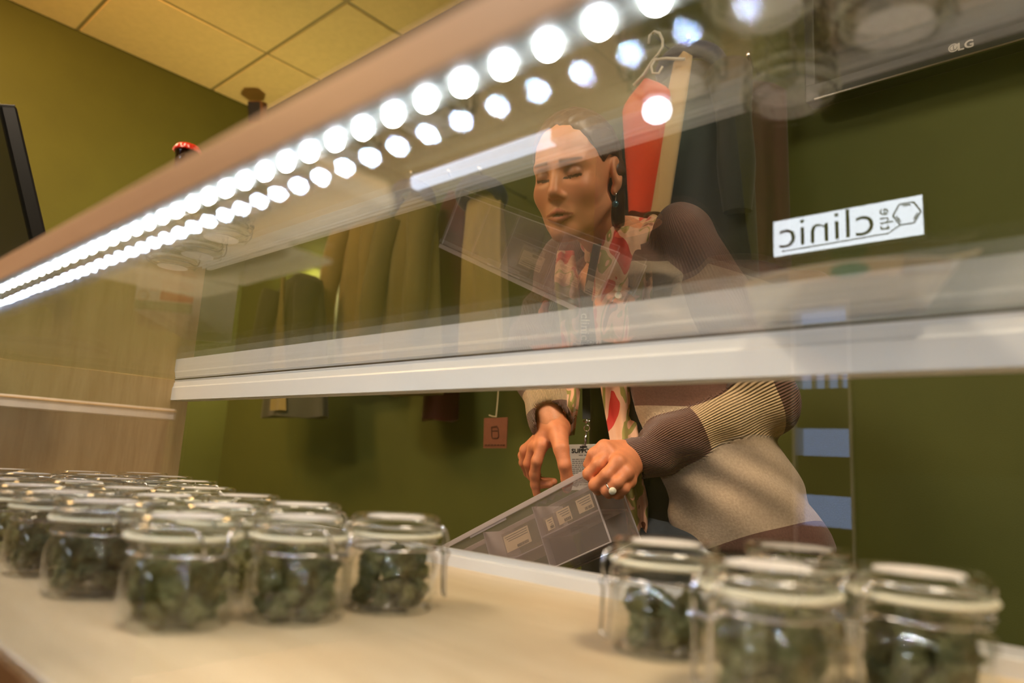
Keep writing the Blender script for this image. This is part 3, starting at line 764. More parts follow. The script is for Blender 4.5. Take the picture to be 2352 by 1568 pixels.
garment('dark_coat', 'black-green coat hanging behind the woman, beside the orange-red bag', 'coat', (1592, 150), (1592, 665), .28, .32, .13, 'cloth_black', 4, .016, 8, .10, True, 'cloth_navy', None, GY-.07)
garment('flannel_shirt', 'dark brown shirt at the end of the coat row, next to the bare wall', 'shirt', (1728, 190), (1722, 650), .17, .20, .10, 'cloth_brown', 5, .014, 9, .10, False, None, None, GY+.03)
# orange bag: small black beetle-like print
bp_ = aty(1487, 413, GY-.134)
# white hanger above the bag
hg = empty('coat_hanger', tuple(aty(1500, 150, GY-.19))); tag(hg, 'white plastic coat hanger above the orange-red bag', 'hanger')
mat('white_plastic', (226, 220, 206), rough=.4, var=.02)
def PH(px, py): return tuple(aty(px, py, GY-.19))
MB().tube([PH(1490, 100), PH(1492, 82), PH(1503, 72), PH(1515, 76), PH(1522, 92), PH(1522, 108), PH(1512, 124), PH(1500, 138)], .0035, 8).build('hook', 'white_plastic', hg, True)
MB().tube([PH(1455, 196), PH(1478, 172), PH(1500, 138), PH(1530, 134), PH(1572, 136)], .004, 8).build('arm', 'white_plastic', hg, True)
MB().tube([PH(1508, 134), PH(1496, 152), PH(1499, 168), PH(1513, 168), PH(1522, 152)], .003, 8).build('notch', 'white_plastic', hg, True)
hp0 = aty(1504, 76, GY-.19)
MB().tube([(hp0[0], YB, hp0[2]-.006), (hp0[0], GY-.20, hp0[2]-.006)], .0035, 8).build('wall_peg', 'chrome', hg)
# kraft tag on a string
tg = empty('hang_tag', tuple(aty(1138, 1030, 1.42))); tag(tg, 'brown kraft tag with a jar drawing hanging on a string', 'tag')
mat('kraft', (120, 72, 52), rough=.9, var=.08, scale=50); mat('string_white', (200, 186, 150), rough=.8)
mat('ink_brown', (66, 34, 26), rough=.9, var=.03)
def TP(px, py, d=0): return Vector(aty(px, py, 1.42))+Vector((0, -d, 0))
c0, c1, c2, c3 = TP(1112, 960), TP(1166, 958), TP(1163, 1029), TP(1110, 1029)
m = MB(); m.add([*(c0, c1, c2, c3), *[c+Vector((0, .002, 0)) for c in (c0, c1, c2, c3)]], [(0, 1, 2, 3), (7, 6, 5, 4), (0, 4, 5, 1), (1, 5, 6, 2), (2, 6, 7, 3), (3, 7, 4, 0)])
m.build('card', 'kraft', tg)
MB().tube([TP(1140, 957, .001), TP(1143, 920), TP(1147, 860), TP(1150, 790), tuple(aty(1138, 720, 1.45)), tuple(aty(1125, 690, 1.46))], .0016, 6).build('string', 'string_white', tg)
MB().tube([TP(1124, 953, .001), TP(1131, 956, .001), TP(1140, 957, .001)], .0014, 6).build('knot', 'string_white', tg)
ink = MB(); ink.tube([TP(x, y, .0012) for x, y in ((1130, 984), (1130, 1002), (1132, 1006), (1143, 1006), (1146, 1002), (1145, 986), (1141, 978))], .0012, 5)
ink.tube([TP(x, y, .0012) for x, y in ((1129, 983), (1131, 980), (1141, 979))], .0012, 5); ink.tube([TP(1131, 989, .0012), TP(1143, 989, .0012)], .001, 5)
for i in range(7): ink.tube([TP(1114+7*i, 1022, .0012), TP(1118+7*i, 1022, .0012)], .0016, 5)
ink.build('jar_drawing', 'ink_brown', tg)
# ================================================================== the woman behind the counter
# ---------------------------------------------------------------- implicit surfaces -> mesh (surface nets)
def snet(fn, lo, hi, h):
    lo = np.array(lo, np.float32); hi = np.array(hi, np.float32)
    n = np.ceil((hi-lo)/h).astype(int)+1
    xs = [lo[i]+h*np.arange(n[i], dtype=np.float32) for i in range(3)]
    val = np.empty(tuple(n), np.float32)
    step = max(1, int(400000//(n[1]*n[2])))
    for i in range(0, n[0], step):
        X, Y, Z = np.meshgrid(xs[0][i:i+step], xs[1], xs[2], indexing='ij')
        val[i:i+step] = fn(np.stack([X.ravel(), Y.ravel(), Z.ravel()], 1)).reshape(X.shape)
    neg = val < 0
    c = [slice(None, -1), slice(1, None)]
    cnt = np.zeros(tuple(n-1), np.int8)
    for a in (0, 1):
        for b in (0, 1):
            for d in (0, 1): cnt += neg[c[a], c[b], c[d]]
    act = (cnt > 0) & (cnt < 8)
    I = np.argwhere(act)
    idx = -np.ones(tuple(n-1), np.int64); idx[act] = np.arange(len(I))
    S = np.zeros((len(I), 3)); K = np.zeros(len(I))
    corner = [(a, b, d) for a in (0, 1) for b in (0, 1) for d in (0, 1)]
    for p in corner:
        for ax in range(3):
            if p[ax] == 0:
                q = list(p); q[ax] = 1
                v0 = val[I[:, 0]+p[0], I[:, 1]+p[1], I[:, 2]+p[2]]; v1 = val[I[:, 0]+q[0], I[:, 1]+q[1], I[:, 2]+q[2]]
                m = (v0 < 0) != (v1 < 0)
                t = np.where(m, v0/np.where(m, v0-v1, 1), 0)
                pos = np.array(p, float)+np.zeros((len(I), 3)); pos[:, ax] = t
                S[m] += pos[m]; K[m] += 1
    V = lo+h*(I+S/K[:, None])
    F = []
    for ax in range(3):
        o = [(ax+1) % 3, (ax+2) % 3]
        sl0 = [slice(1, -1)]*3; sl0[ax] = slice(0, -1); sl1 = [slice(1, -1)]*3; sl1[ax] = slice(1, None)
        a = neg[tuple(sl0)]; b = neg[tuple(sl1)]
        E_ = np.argwhere(a != b); 
        if not len(E_): continue
        fl = a[tuple(E_.T)]
        base = E_.copy(); base[:, o[0]] += 1; base[:, o[1]] += 1
        def cell_(d0, d1):
            k = base.copy(); k[:, o[0]] -= d0; k[:, o[1]] -= d1; return idx[tuple(k.T)]
        q = np.stack([cell_(1, 1), cell_(0, 1), cell_(0, 0), cell_(1, 0)], 1)
        q[~fl] = q[~fl][:, ::-1]
        F.append(q)
    F = np.concatenate(F); F = F[(F >= 0).all(1)]
    return V, F
def seg(P, a, b, r0, r1=None):
    r1 = r0 if r1 is None else r1
    a = np.asarray(a, np.float32); b = np.asarray(b, np.float32); ab = b-a
    t = np.clip(((P-a) @ ab)/max(float(ab @ ab), 1e-12), 0, 1)
    return np.linalg.norm(P-a-t[:, None]*ab, axis=1)-(r0+(r1-r0)*t)
def ell(P, c, r):
    r = np.asarray(r, np.float32); q = (P-np.asarray(c, np.float32))/r
    k0 = np.linalg.norm(q, axis=1); k1 = np.linalg.norm(q/r, axis=1)
    return k0*(k0-1)/np.maximum(k1, 1e-6)
def smin(a, b, k):
    h = np.maximum(k-np.abs(a-b), 0)/k; return np.minimum(a, b)-h*h*k*.25
def smax(a, b, k): return -smin(-a, -b, k)

woman = None
Tc = -np.array([CF[0], CF[1], 0]); Tc /= np.linalg.norm(Tc)
Rc = np.array([CR[0], CR[1], 0]); Rc /= np.linalg.norm(Rc)
ZV = np.array([0, 0, 1.0])
def facing(a): return math.cos(a)*Tc-math.sin(a)*Rc, math.cos(a)*Rc+math.sin(a)*Tc      # forward, her left

# ---------------------------------------------------------------- joints (from the picture, depth from her place behind the counter)
TCc = 1.38
Fb, Lb = facing(R_(50))
def torso_axis(py): return atc(1450+(py-560)*.13, py, TCc)
LSH = atc(1572, 545, 1.27); LEL = atc(1742, 920, 1.27); LWR = np.array(aty(1452, 1055, 1.075))
RSH = atc(1306, 590, 1.49); REL = atc(1222, 815, 1.40); RWR = np.array(aty(1270, 975, 1.04))
NB = atc(1432, 585, 1.37)

# head frame
ha, hb, hr = R_(29.4), R_(18.2), R_(.74)
F0, L0 = facing(ha)
HF = math.cos(hb)*F0-math.sin(hb)*ZV; HU0 = math.cos(hb)*ZV+math.sin(hb)*F0
HL = math.cos(hr)*L0+math.sin(hr)*HU0; HU = -math.sin(hr)*L0+math.cos(hr)*HU0
HO = atc(1322.5, 409.2, 1.24); HS = .935
HM = np.array([HL, HF, HU])                       # rows: local axes in world
def h2w(p): return HO+HS*(np.asarray(p) @ HM)
def w2h(P): return ((P-HO) @ HM.T)/HS
FOOT = torso_axis(1100); FOOT = np.array([FOOT[0], FOOT[1], ZF])
woman = empty('person', tuple(FOOT))
tag(woman, 'woman in a brown and beige striped cardigan reaching into a clear bin behind the counter', 'person')

# ---------------------------------------------------------------- head
NECKL = w2h(np.array(NB))
def head_sdf(Pw):
    P = w2h(Pw).astype(np.float32)
    A = P.copy(); A[:, 0] = np.abs(A[:, 0])
    d = ell(P, (0, -.012, .035), (.073, .094, .088))
    d = smin(d, ell(P, (0, .030, -.025), (.060, .062, .085)), .03)
    d = smin(d, ell(P, (0, .045, -.062), (.045, .045, .052)), .025)
    d = smin(d, seg(A, (.050, -.005, -.055), (.012, .074, -.102), .014, .013), .022)     # jaw
    d = smin(d, ell(P, (0, .078, -.103), (.017, .014, .013)), .018)                      # chin
    d = smin(d, ell(A, (.036, .060, -.030), (.022, .020, .020)), .022)                   # cheeks
    d = smin(d, seg(A, (.012, .083, .021), (.044, .066, .020), .009, .007), .016)        # brow
    d = smax(d, -ell(A, (.031, .097, .000), (.018, .016, .0125)), .012)                  # sockets
    d = smin(d, ell(A, (.030, .0735, -.001), (.0150, .0130, .0125)), .005)               # lids over the eyeballs
    d = smax(d, -seg(A, (.018, .0885, -.0068), (.043, .081, -.0058), .0012), .002)       # lash line crease
    d = smin(d, seg(P, (0, .085, .012), (0, .1045, -.030), .0068, .0098), .010)          # nose bridge
    d = smin(d, ell(P, (0, .1055, -.034), (.0105, .010, .0090)), .008)                   # tip
    d = smin(d, ell(A, (.0105, .0965, -.0395), (.0068, .0090, .0062)), .006)             # wings
    d = smax(d, -ell(A, (.0058, .1015, -.0455), (.0036, .0052, .0035)), .003)            # nostrils
    d = smin(d, ell(P, (0, .086, -.068), (.024, .012, .016)), .012)                      # muzzle
    d = smin(d, seg(A, (.000, .1000, -.0650), (.0235, .0905, -.0715), .0052, .0026), .004)  # upper lip
    d = smin(d, seg(A, (.000, .0980, -.0805), (.0205, .0900, -.0755), .0066, .0032), .004)  # lower lip
    d = smax(d, -seg(A, (.000, .1040, -.0722), (.0200, .0950, -.0732), .0028, .0008), .0018)  # parted mouth
    ear = ell(A, (.0770, -.014, -.002), (.0085, .0195, .032))
    ear = smax(ear, -ell(A, (.0845, -.009, .004), (.006, .011, .019)), .005)
    ear = smin(ear, ell(A, (.072, -.006, -.034), (.0055, .0085, .0095)), .008)
    d = smin(d, ear, .006)
    nk = seg(P, (0, -.028, -.055), NECKL, .050, .054)
    d = smin(d, nk, .025)
    d = smin(d, seg(P, NECKL, NECKL+np.array([0, -.02, -.09]), .056, .085), .04)
    return d*HS
c_ = np.array(HO)
V, F = snet(head_sdf, c_+np.array([-.17, -.17, -.29]), c_+np.array([.17, .19, .15]), .0021)
P = w2h(V); A = P.copy(); A[:, 0] = np.abs(A[:, 0])
skin = np.array(lin((232, 158, 116))); colr = np.tile(skin, (len(V), 1))
nz = .5+.5*np.sin(P @ np.array([61, 47, 53]))*np.sin(P @ np.array([-43, 71, 37]))
colr *= (0.96+.06*nz)[:, None]
def paint(mask, c, soft=1.0):
    m = (np.clip(mask, 0, 1)*soft)[:, None]; colr[:] = colr*(1-m)+np.array(lin(c))*m
fall = lambda d, w: np.clip(1-d/w, 0, 1)
cheek = ell(A.astype(np.float32), (.040, .068, -.036), (.020, .02, .018)); paint(fall(cheek, .02), (204, 112, 84), .45)
paint(fall(ell(P.astype(np.float32), (0, .106, -.035), (.009, .009, .009)), .014), (200, 112, 86), .5)
lip = np.minimum(seg(A.astype(np.float32), (.000, .1000, -.0650), (.0235, .0905, -.0715), .0052, .0022), seg(A.astype(np.float32), (.000, .0980, -.0805), (.0205, .0900, -.0755), .0066, .0028))
paint((lip < .0012).astype(float)*(P[:, 1] > .08), (178, 86, 76), .75)
mo_ = seg(A.astype(np.float32), (.000, .1000, -.0724), (.0190, .0915, -.0732), .0030, .0010); paint((mo_ < .0004).astype(float), (92, 36, 32), .9)
brow = seg(A.astype(np.float32), (.014, .0925, .0220), (.047, .0765, .0240), .0018, .0008); paint(fall(np.maximum(brow, 0), .0034), (84, 52, 36), .8)
lash = seg(A.astype(np.float32), (.0165, .0875, -.0075), (.0455, .0795, -.0050), .0014, .0016); paint((lash < .0014).astype(float), (28, 18, 16), .95)
lidsh = ell(A.astype(np.float32), (.030, .078, .004), (.016, .012, .009)); paint(fall(np.maximum(lidsh, 0), .006), (128, 76, 60), .6)
parts_v = [V]; parts_f = [F]; parts_c = [colr.copy()]

# ---------------------------------------------------------------- hands
def Y(px, py, y): return np.array(aty(px, py, y))
def chain(P, pts, rr, k=.004):
    d = None
    for i in range(len(pts)-1):
        s = seg(P, pts[i], pts[i+1], rr[i], rr[i+1]); d = s if d is None else smin(d, s, k)
    return d
def right_hand(P):
    P = P.astype(np.float32)
    w_ = Y(1273, 984, 1.045)
    k1, k2, k3, k4 = Y(1246, 1022, 1.018), Y(1226, 1026, 1.026), Y(1208, 1034, 1.040), Y(1203, 1046, 1.056)
    d = seg(P, RWR+(REL-RWR)*.35, w_, .031, .026)
    d = smin(d, seg(P, w_, (k1+k2)/2, .024, .0135), .02)
    d = smin(d, seg(P, w_, k3, .020, .0115), .016)
    d = smin(d, seg(P, w_+np.array([0, .01, 0]), k4, .017, .0105), .014)
    for kk, r in ((k1, .0112), (k2, .0112), (k3, .0108), (k4, .0098)): d = smin(d, np.linalg.norm(P-kk, axis=1).astype(np.float32)-r, .006)
    d = smin(d, chain(P, [k1, Y(1233, 1058, 1.012), Y(1228, 1088, 1.022), Y(1229, 1112, 1.030), Y(1233, 1134, 1.036)], [.0108, .0100, .0100, .0086, .0072]), .006)      # index
    d = smin(d, chain(P, [k2, Y(1214, 1064, 1.030), Y(1222, 1092, 1.052), Y(1240, 1112, 1.066), Y(1262, 1112, 1.070)], [.0106, .0098, .0096, .0085, .0072]), .0055)   # middle
    d = smin(d, chain(P, [k3, Y(1203, 1062, 1.048), Y(1214, 1086, 1.072), Y(1240, 1104, 1.082), Y(1272, 1106, 1.082)], [.0100, .0092, .0090, .0080, .0070]), .005)      # ring
    d = smin(d, chain(P, [k4, Y(1204, 1064, 1.070), Y(1218, 1080, 1.088), Y(1236, 1090, 1.092)], [.0090, .0082, .0076, .0066]), .005)
    d = smin(d, chain(P, [Y(1282, 992, 1.030), Y(1289, 1030, 1.012), Y(1297, 1068, 1.010), Y(1303, 1100, 1.022), Y(1302, 1122, 1.034)], [.0190, .0142, .0116, .0112, .0086]), .010)   # thumb
    return d
def left_hand(P):
    P = P.astype(np.float32)
    w_ = Y(1449, 1050, 1.066)
    k1, k2, k3, k4 = Y(1399, 1040, 1.012), Y(1419, 1061, 1.004), Y(1438, 1086, 1.010), Y(1446, 1104, 1.028)
    d = seg(P, LWR+(LEL-LWR)*.3, w_, .031, .025)
    d = smin(d, seg(P, w_, k1, .024, .0125), .018)
    d = smin(d, seg(P, w_, k2, .023, .0125), .016)
    d = smin(d, seg(P, w_, k3, .021, .0120), .014)
    d = smin(d, seg(P, w_, k4, .019, .0110), .014)
    for kk, r in ((k1, .0118), (k2, .0120), (k3, .0112), (k4, .0100)): d = smin(d, np.linalg.norm(P-kk, axis=1).astype(np.float32)-r, .006)
    d = smin(d, chain(P, [k1, Y(1374, 1066, .990), Y(1353, 1088, .988), Y(1362, 1100, 1.006), Y(1380, 1098, 1.020)], [.0108, .0104, .0106, .0090, .0080]), .005)      # index
    d = smin(d, chain(P, [k2, Y(1393, 1090, .984), Y(1367, 1114, .984), Y(1374, 1124, 1.002), Y(1392, 1118, 1.018)], [.0110, .0104, .0106, .0090, .0080]), .0045)       # middle
    d = smin(d, chain(P, [k3, Y(1417, 1108, .990), Y(1394, 1126, .990), Y(1398, 1132, 1.006), Y(1412, 1124, 1.020)], [.0104, .0098, .0098, .0086, .0076]), .0045)        # ring
    d = smin(d, chain(P, [k4, Y(1434, 1122, 1.006), Y(1418, 1134, 1.008), Y(1424, 1136, 1.022)], [.0092, .0086, .0084, .0074]), .0045)
    d = smin(d, chain(P, [Y(1424, 1034, 1.046), Y(1388, 1026, 1.012), Y(1364, 1043, .998), Y(1351, 1066, 1.000)], [.0185, .0125, .0108, .0088]), .008)                   # thumb
    return d
for fn, c0 in ((right_hand, Y(1255, 1050, 1.05)), (left_hand, Y(1405, 1080, 1.02))):
    V, F = snet(fn, c0-np.array([.115, .085, .115]), c0+np.array([.115, .115, .115]), .0016)
    cc = np.tile(np.array(lin((226, 144, 100))), (len(V), 1))
    nz = .5+.5*np.sin(V @ np.array([161, 147, 153]))*np.sin(V @ np.array([-143, 171, 137]))
    cc *= (.93+.1*nz)[:, None]
    parts_v.append(V); parts_f.append(F); parts_c.append(cc)

# ---------------------------------------------------------------- body inside the clothes
HIP = torso_axis(1120); HIPz = -.16
def column(P, rows):
    """rows of (centre, lateral half axis, depth half axis), ordered from top to bottom, in the torso frame"""
    zs = np.array([r[0][2] for r in rows])[::-1]
    cx, cy, wl, wd = [np.interp(P[:, 2], zs, np.array(v)[::-1]) for v in ([r[0][0] for r in rows], [r[0][1] for r in rows], [r[1] for r in rows], [r[2] for r in rows])]
    dx, dy = P[:, 0]-cx, P[:, 1]-cy
    l = dx*Lb[0]+dy*Lb[1]; f = dx*Fb[0]+dy*Fb[1]
    q = np.sqrt((l/wl)**2+(f/wd)**2)
    return ((q-1)*np.minimum(wl, wd)).astype(np.float32), l, f
inner_rows = [(NB+ZV*.02, .05, .05), (NB-ZV*.02, .080, .058), (NB-ZV*.06, .135, .076), (torso_axis(700), .150, .098), (torso_axis(820), .145, .108), (torso_axis(930), .132, .098), (torso_axis(1050), .150, .110), (torso_axis(1190), .170, .118), (np.array([HIP[0], HIP[1], HIPz-.06]), .165, .11)]
def body_in(P):
    d, l, f = column(P, inner_rows)
    d = smax(d, P[:, 2].astype(np.float32)-float(NB[2]), .03); d = smax(d, float(HIPz-.08)-P[:, 2].astype(np.float32), .03)
    for a, b, r0, r1 in ((LSH, LEL, .044, .036), (LEL, LWR, .036, .026), (RSH, REL, .044, .036), (REL, RWR, .036, .026)): d = smin(d, seg(P, a, b, r0, r1), .03)
    d = smin(d, seg(P, NB+ZV*.03, NB-ZV*.05, .048, .07), .03)
    return d
allj = np.array([LSH, LEL, LWR, RSH, REL, RWR, NB, torso_axis(1190)])
lo_, hi_ = allj.min(0)-.2, allj.max(0)+.2
lo_[2] = HIPz-.12; hi_[2] = NB[2]+.08
V, F = snet(body_in, lo_, hi_, .008)
parts_v.append(V); parts_f.append(F); parts_c.append(np.tile(skin, (len(V), 1)))
def meshobj(name, V, F, m, parent, col=None, extra=None):
    me = bpy.data.meshes.new(name)
    off = np.array(wloc(parent)) if parent is not None else np.zeros(3)
    me.vertices.add(len(V)); me.vertices.foreach_set('co', (V-off).astype(np.float32).ravel())
    me.loops.add(F.size); me.loops.foreach_set('vertex_index', F.astype(np.int32).ravel())
    me.polygons.add(len(F)); me.polygons.foreach_set('loop_start', np.arange(0, F.size, 4, dtype=np.int32)); me.polygons.foreach_set('loop_total', np.full(len(F), 4, np.int32))
    me.update(calc_edges=True); me.validate()
    me.polygons.foreach_set('use_smooth', [True]*len(me.polygons))
    if col is not None:
        a = me.color_attributes.new('Col', 'FLOAT_COLOR', 'POINT'); a.data.foreach_set('color', np.c_[col, np.ones(len(col))].astype(np.float32).ravel())
    for k, arr in (extra or {}).items():
        a = me.attributes.new(k, 'FLOAT_VECTOR', 'POINT'); a.data.foreach_set('vector', arr.astype(np.float32).ravel())
    return link(name, me, m, parent)
def colmat(name, rough, sss=0.0, bump=0.0, bscale=300.0, sheen=0.0, rib=0):
    m, nt, b = newmat(name); N = nt.nodes.new; L = nt.links.new
    at = N('ShaderNodeAttribute'); at.attribute_name = 'Col'
    tc = N('ShaderNodeTexCoord'); no = N('ShaderNodeTexNoise'); no.inputs['Scale'].default_value = bscale; no.inputs['Detail'].default_value = 3; L(tc.outputs['Object'], no.inputs['Vector'])
    mx = N('ShaderNodeMix'); mx.data_type = 'RGBA'; mx.blend_type = 'MULTIPLY'; mx.inputs['Factor'].default_value = .35 if rib else .15
    rp = N('ShaderNodeValToRGB'); rp.color_ramp.elements[0].position = .3; rp.color_ramp.elements[0].color = (.45, .42, .40, 1); rp.color_ramp.elements[1].position = .65
    csrc = at.outputs['Color']
    if rib:
        bk = N('ShaderNodeAttribute'); bk.attribute_name = 'blk'; sb = N('ShaderNodeSeparateXYZ'); L(bk.outputs['Vector'], sb.inputs[0])
        prev = None
        for ch, c0, c1 in ((0, (112, 76, 62), (186, 164, 138)), (1, None, (214, 184, 142))):
            g = N('ShaderNodeMath'); g.operation = 'GREATER_THAN'; g.inputs[1].default_value = 0; L(sb.outputs[ch], g.inputs[0])
            mc = N('ShaderNodeMix'); mc.data_type = 'RGBA'; L(g.outputs[0], mc.inputs['Factor'])
            if prev is None: mc.inputs['A'].default_value = (*lin(c0), 1)
            else: L(prev, mc.inputs['A'])
            mc.inputs['B'].default_value = (*lin(c1), 1); prev = mc.outputs['Result']
        csrc = prev
    L(no.outputs['Fac'], rp.inputs[0]); L(csrc, mx.inputs['A']); L(rp.outputs[0], mx.inputs['B']); L(mx.outputs['Result'], b.inputs['Base Color'])
    b.inputs['Roughness'].default_value = rough
    if sheen: b.inputs['Sheen Weight'].default_value = sheen
    if sss:
        b.inputs['Subsurface Weight'].default_value = sss; b.inputs['Subsurface Scale'].default_value = .004; b.inputs['Subsurface Radius'].default_value = (1, .4, .25)
    bp = N('ShaderNodeBump'); bp.inputs['Strength'].default_value = bump; bp.inputs['Distance'].default_value = .001
    if rib:
        ra = N('ShaderNodeAttribute'); ra.attribute_name = 'rib'; sx = N('ShaderNodeSeparateXYZ'); L(ra.outputs['Vector'], sx.inputs[0])
        an = N('ShaderNodeMath'); an.operation = 'ARCTAN2'; L(sx.outputs[0], an.inputs[0]); L(sx.outputs[1], an.inputs[1])
        ml = N('ShaderNodeMath'); ml.operation = 'MULTIPLY'; ml.inputs[1].default_value = rib; L(an.outputs[0], ml.inputs[0])
        si = N('ShaderNodeMath'); si.operation = 'SINE'; L(ml.outputs[0], si.inputs[0])
        mw = N('ShaderNodeMath'); mw.operation = 'MULTIPLY'; L(si.outputs[0], mw.inputs[0]); L(sx.outputs[2], mw.inputs[1])
        ad = N('ShaderNodeMath'); ad.operation = 'MULTIPLY_ADD'; ad.inputs[1].default_value = .5; L(no.outputs['Fac'], ad.inputs[0]); L(mw.outputs[0], ad.inputs[2])
        L(ad.outputs[0], bp.inputs['Height'])
    else: L(no.outputs['Fac'], bp.inputs['Height'])
    if bump: L(bp.outputs[0], b.inputs['Normal'])
colmat('skin', .48, .12, .12, 420.0)
off = 0; FF = []
for V, F in zip(parts_v, parts_f): FF.append(F+off); off += len(V)
meshobj('body', np.concatenate(parts_v), np.concatenate(FF), 'skin', woman, np.concatenate(parts_c))

# ---------------------------------------------------------------- hair
def hair_sdf(Pw):
    P = w2h(Pw).astype(np.float32); A = P.copy(); A[:, 0] = np.abs(A[:, 0])
    d = ell(P, (0, -.018, .036), (.082, .100, .096))
    d = smax(d, (P[:, 1]*.80-P[:, 2]*.60+.004-.10*(A[:, 0]/.08)**2*.22).astype(np.float32), .01)        # hairline
    d = smax(d, -ell(A, (.082, .000, -.008), (.03, .028, .042)), .006)                                   # clear the ear
    d = smin(d, ell(P, (0, -.085, -.045), (.052, .040, .055)), .03)                                      # gathered at the nape
    d = smin(d, seg(A, (.066, -.030, .0), (.050, -.055, -.085), .022, .020), .02)
    d = d-.0012*np.sin(260*P[:, 0]+8*np.sin(25*P[:, 2])+90*P[:, 1])-.0008*np.sin(420*P[:, 0]-70*P[:, 2])
    return d*HS
V, F = snet(hair_sdf, c_+np.array([-.17, -.17, -.20]), c_+np.array([.17, .19, .16]), .0034)
mat('hair_brown', (78, 50, 34), rough=.42, var=.35, scale=50, bump=.5, bscale=160, stretch=(1, 1, .2))
meshobj('hair', V, F, 'hair_brown', woman)

# ---------------------------------------------------------------- black camisole
cam_rows = [(r[0], r[1]+.006, r[2]+.006) for r in inner_rows]
def cami(P):
    d, l, f = column(P, cam_rows)
    zz = P[:, 2].astype(np.float32)
    d = smax(d, zz-float(torso_axis(690)[2])-(.35*np.abs(l)).astype(np.float32), .02)
    return smax(d, float(HIPz-.02)-zz, .02)
V, F = snet(cami, lo_, hi_, .006)
mat('camisole_black', (16, 15, 16), rough=.3, var=.2, scale=30)
meshobj('camisole', V, F, 'camisole_black', woman)

# ---------------------------------------------------------------- striped cardigan
def flare(py, wl, wd, sh): return (torso_axis(py)+Lb*sh*.5+np.array(Rc)*sh, wl, wd)
card_rows = [(NB+ZV*.035, .060, .060), (NB-ZV*.005, .100, .075), (NB-ZV*.035, .140, .085), (NB-ZV*.075, .165, .100), flare(700, .178, .122, 0), flare(820, .170, .128, .01), flare(930, .172, .128, .025), flare(1050, .190, .140, .045), flare(1190, .215, .155, .065), flare(1300, .225, .160, .075)]
Lmid = atc(1648, 700, 1.25)
def wr(P, s=1.0):
    return (s*(.0035*np.sin(P @ np.array([38, 31, 55])+2*np.sin(P[:, 2]*21))+.0025*np.sin(P @ np.array([-61, 44, 33])))).astype(np.float32)
def cardigan(P):
    d, l, f = column(P, card_rows); zz = P[:, 2].astype(np.float32)
    d = smax(d, zz-float(NB[2]+.015), .03)
    d = smax(d, float(HIPz+.015)-zz+(.10*l).astype(np.float32), .012)
    # open front
    op = (np.abs(l+.030)-(.036+.02*np.clip(NB[2]-.02-zz, 0, .6))).astype(np.float32)
    op = np.maximum(op, (-f).astype(np.float32))
    d = smax(d, -op, .012)
    # hollow the neck
    d = smax(d, -seg(P, NB+ZV*.005+Lb*.012, NB+ZV*.12+Lb*.035, .060, .092), .012)
    a = smin(seg(P, LSH, Lmid, .060, .062), seg(P, Lmid, LEL, .060, .066), .02)
    fo = seg(P, LEL, LWR+(LWR-LEL)*.0, .068, .040)
    d = smin(d, a, .028); d = smin(d, fo, .008)
    d = smin(d, smin(seg(P, RSH, REL, .054, .052), seg(P, REL, RWR+(REL-RWR)*.02, .052, .038), .03), .03)
    # cut cuffs
    for wv2, el in ((LWR, LEL), (RWR, REL)):
        ax_ = (wv2-el)/np.linalg.norm(wv2-el); t = ((P-wv2) @ ax_).astype(np.float32)
        near = np.linalg.norm(P-wv2, axis=1)
        d = np.where(near < .09, smax(d, t-.004, .006), d)
        d = np.where(near < .09, smax(d, -np.maximum(np.linalg.norm(P-wv2-t[:, None]*ax_, axis=1)-.034, -(t+.03)).astype(np.float32), .004), d)
    return d+wr(P)
lo2, hi2 = lo_-.06, hi_+.06; lo2[2] = HIPz-.08; hi2[2] = NB[2]+.07
V, F = snet(cardigan, lo2, hi2, .0046)
brown = np.array(lin((112, 76, 62))); cream = np.array(lin((214, 184, 142))); beige = np.array(lin((186, 164, 138)))
def axpar(P, a, b):
    ab = b-a; t = ((P-a) @ ab)/(ab @ ab); r = np.linalg.norm(P-a-np.clip(t, 0, 1)[:, None]*ab, axis=1); return t, r
rib = np.zeros((len(V), 3))
_, l, f = column(V, card_rows)
z1, z2, z3, z4 = torso_axis(645)[2], torso_axis(850)[2], torso_axis(945)[2], torso_axis(1215)[2]
zz = V[:, 2]; zh = V[:, 2]-.42*np.clip(l+.02, -.2, .3)
s_b = np.maximum(np.minimum(z1-zz, zz-z2), np.minimum(z3-zz, zh-(z4-.055)))       # beige bands of the body
dcol = column(V, card_rows)[0]
d_ua = np.minimum(seg(V, LSH, Lmid, .060, .062), seg(V, Lmid, LEL, .062, .066)); d_ur = seg(V, RSH, REL, .054, .052)
d_fl = seg(V, LEL, LWR, .068, .040); d_fr = seg(V, REL, RWR, .052, .038)
s_b = np.minimum(s_b, np.minimum.reduce([d_ua, d_ur, d_fl, d_fr])-dcol)
s_c = np.full(len(V), -.02)
for (a, b, dd, oth, fore) in ((LSH, LEL, d_ua, np.minimum(dcol, d_fl), False), (RSH, REL, d_ur, np.minimum(dcol, d_fr), False), (LEL, LWR, d_fl, dcol, True), (REL, RWR, d_fr, dcol, True)):
    t, r = axpar(V, a, b); on = dd < oth+.004
    ln = np.linalg.norm(b-a); axv = (b-a)/ln; u = np.cross(axv, ZV); u /= np.linalg.norm(u); v = np.cross(axv, u)
    rel = V-a
    rib[on] = np.c_[(rel @ u)[on], (rel @ v)[on], np.full(on.sum(), 1.0 if fore else .35)]
    if fore:
        c2 = np.minimum(.52-t, t+.02)*ln if a is LEL else np.minimum(t-.55, .82-t)*ln
        s_c = np.maximum(s_c, np.minimum(c2, oth-dd))
blk = np.c_[s_b, s_c, np.zeros(len(V))]
colmat('knit', .92, 0, .9, 260.0, .3, 84)
meshobj('cardigan', V, F, 'knit', woman, None, {'rib': rib, 'blk': blk})

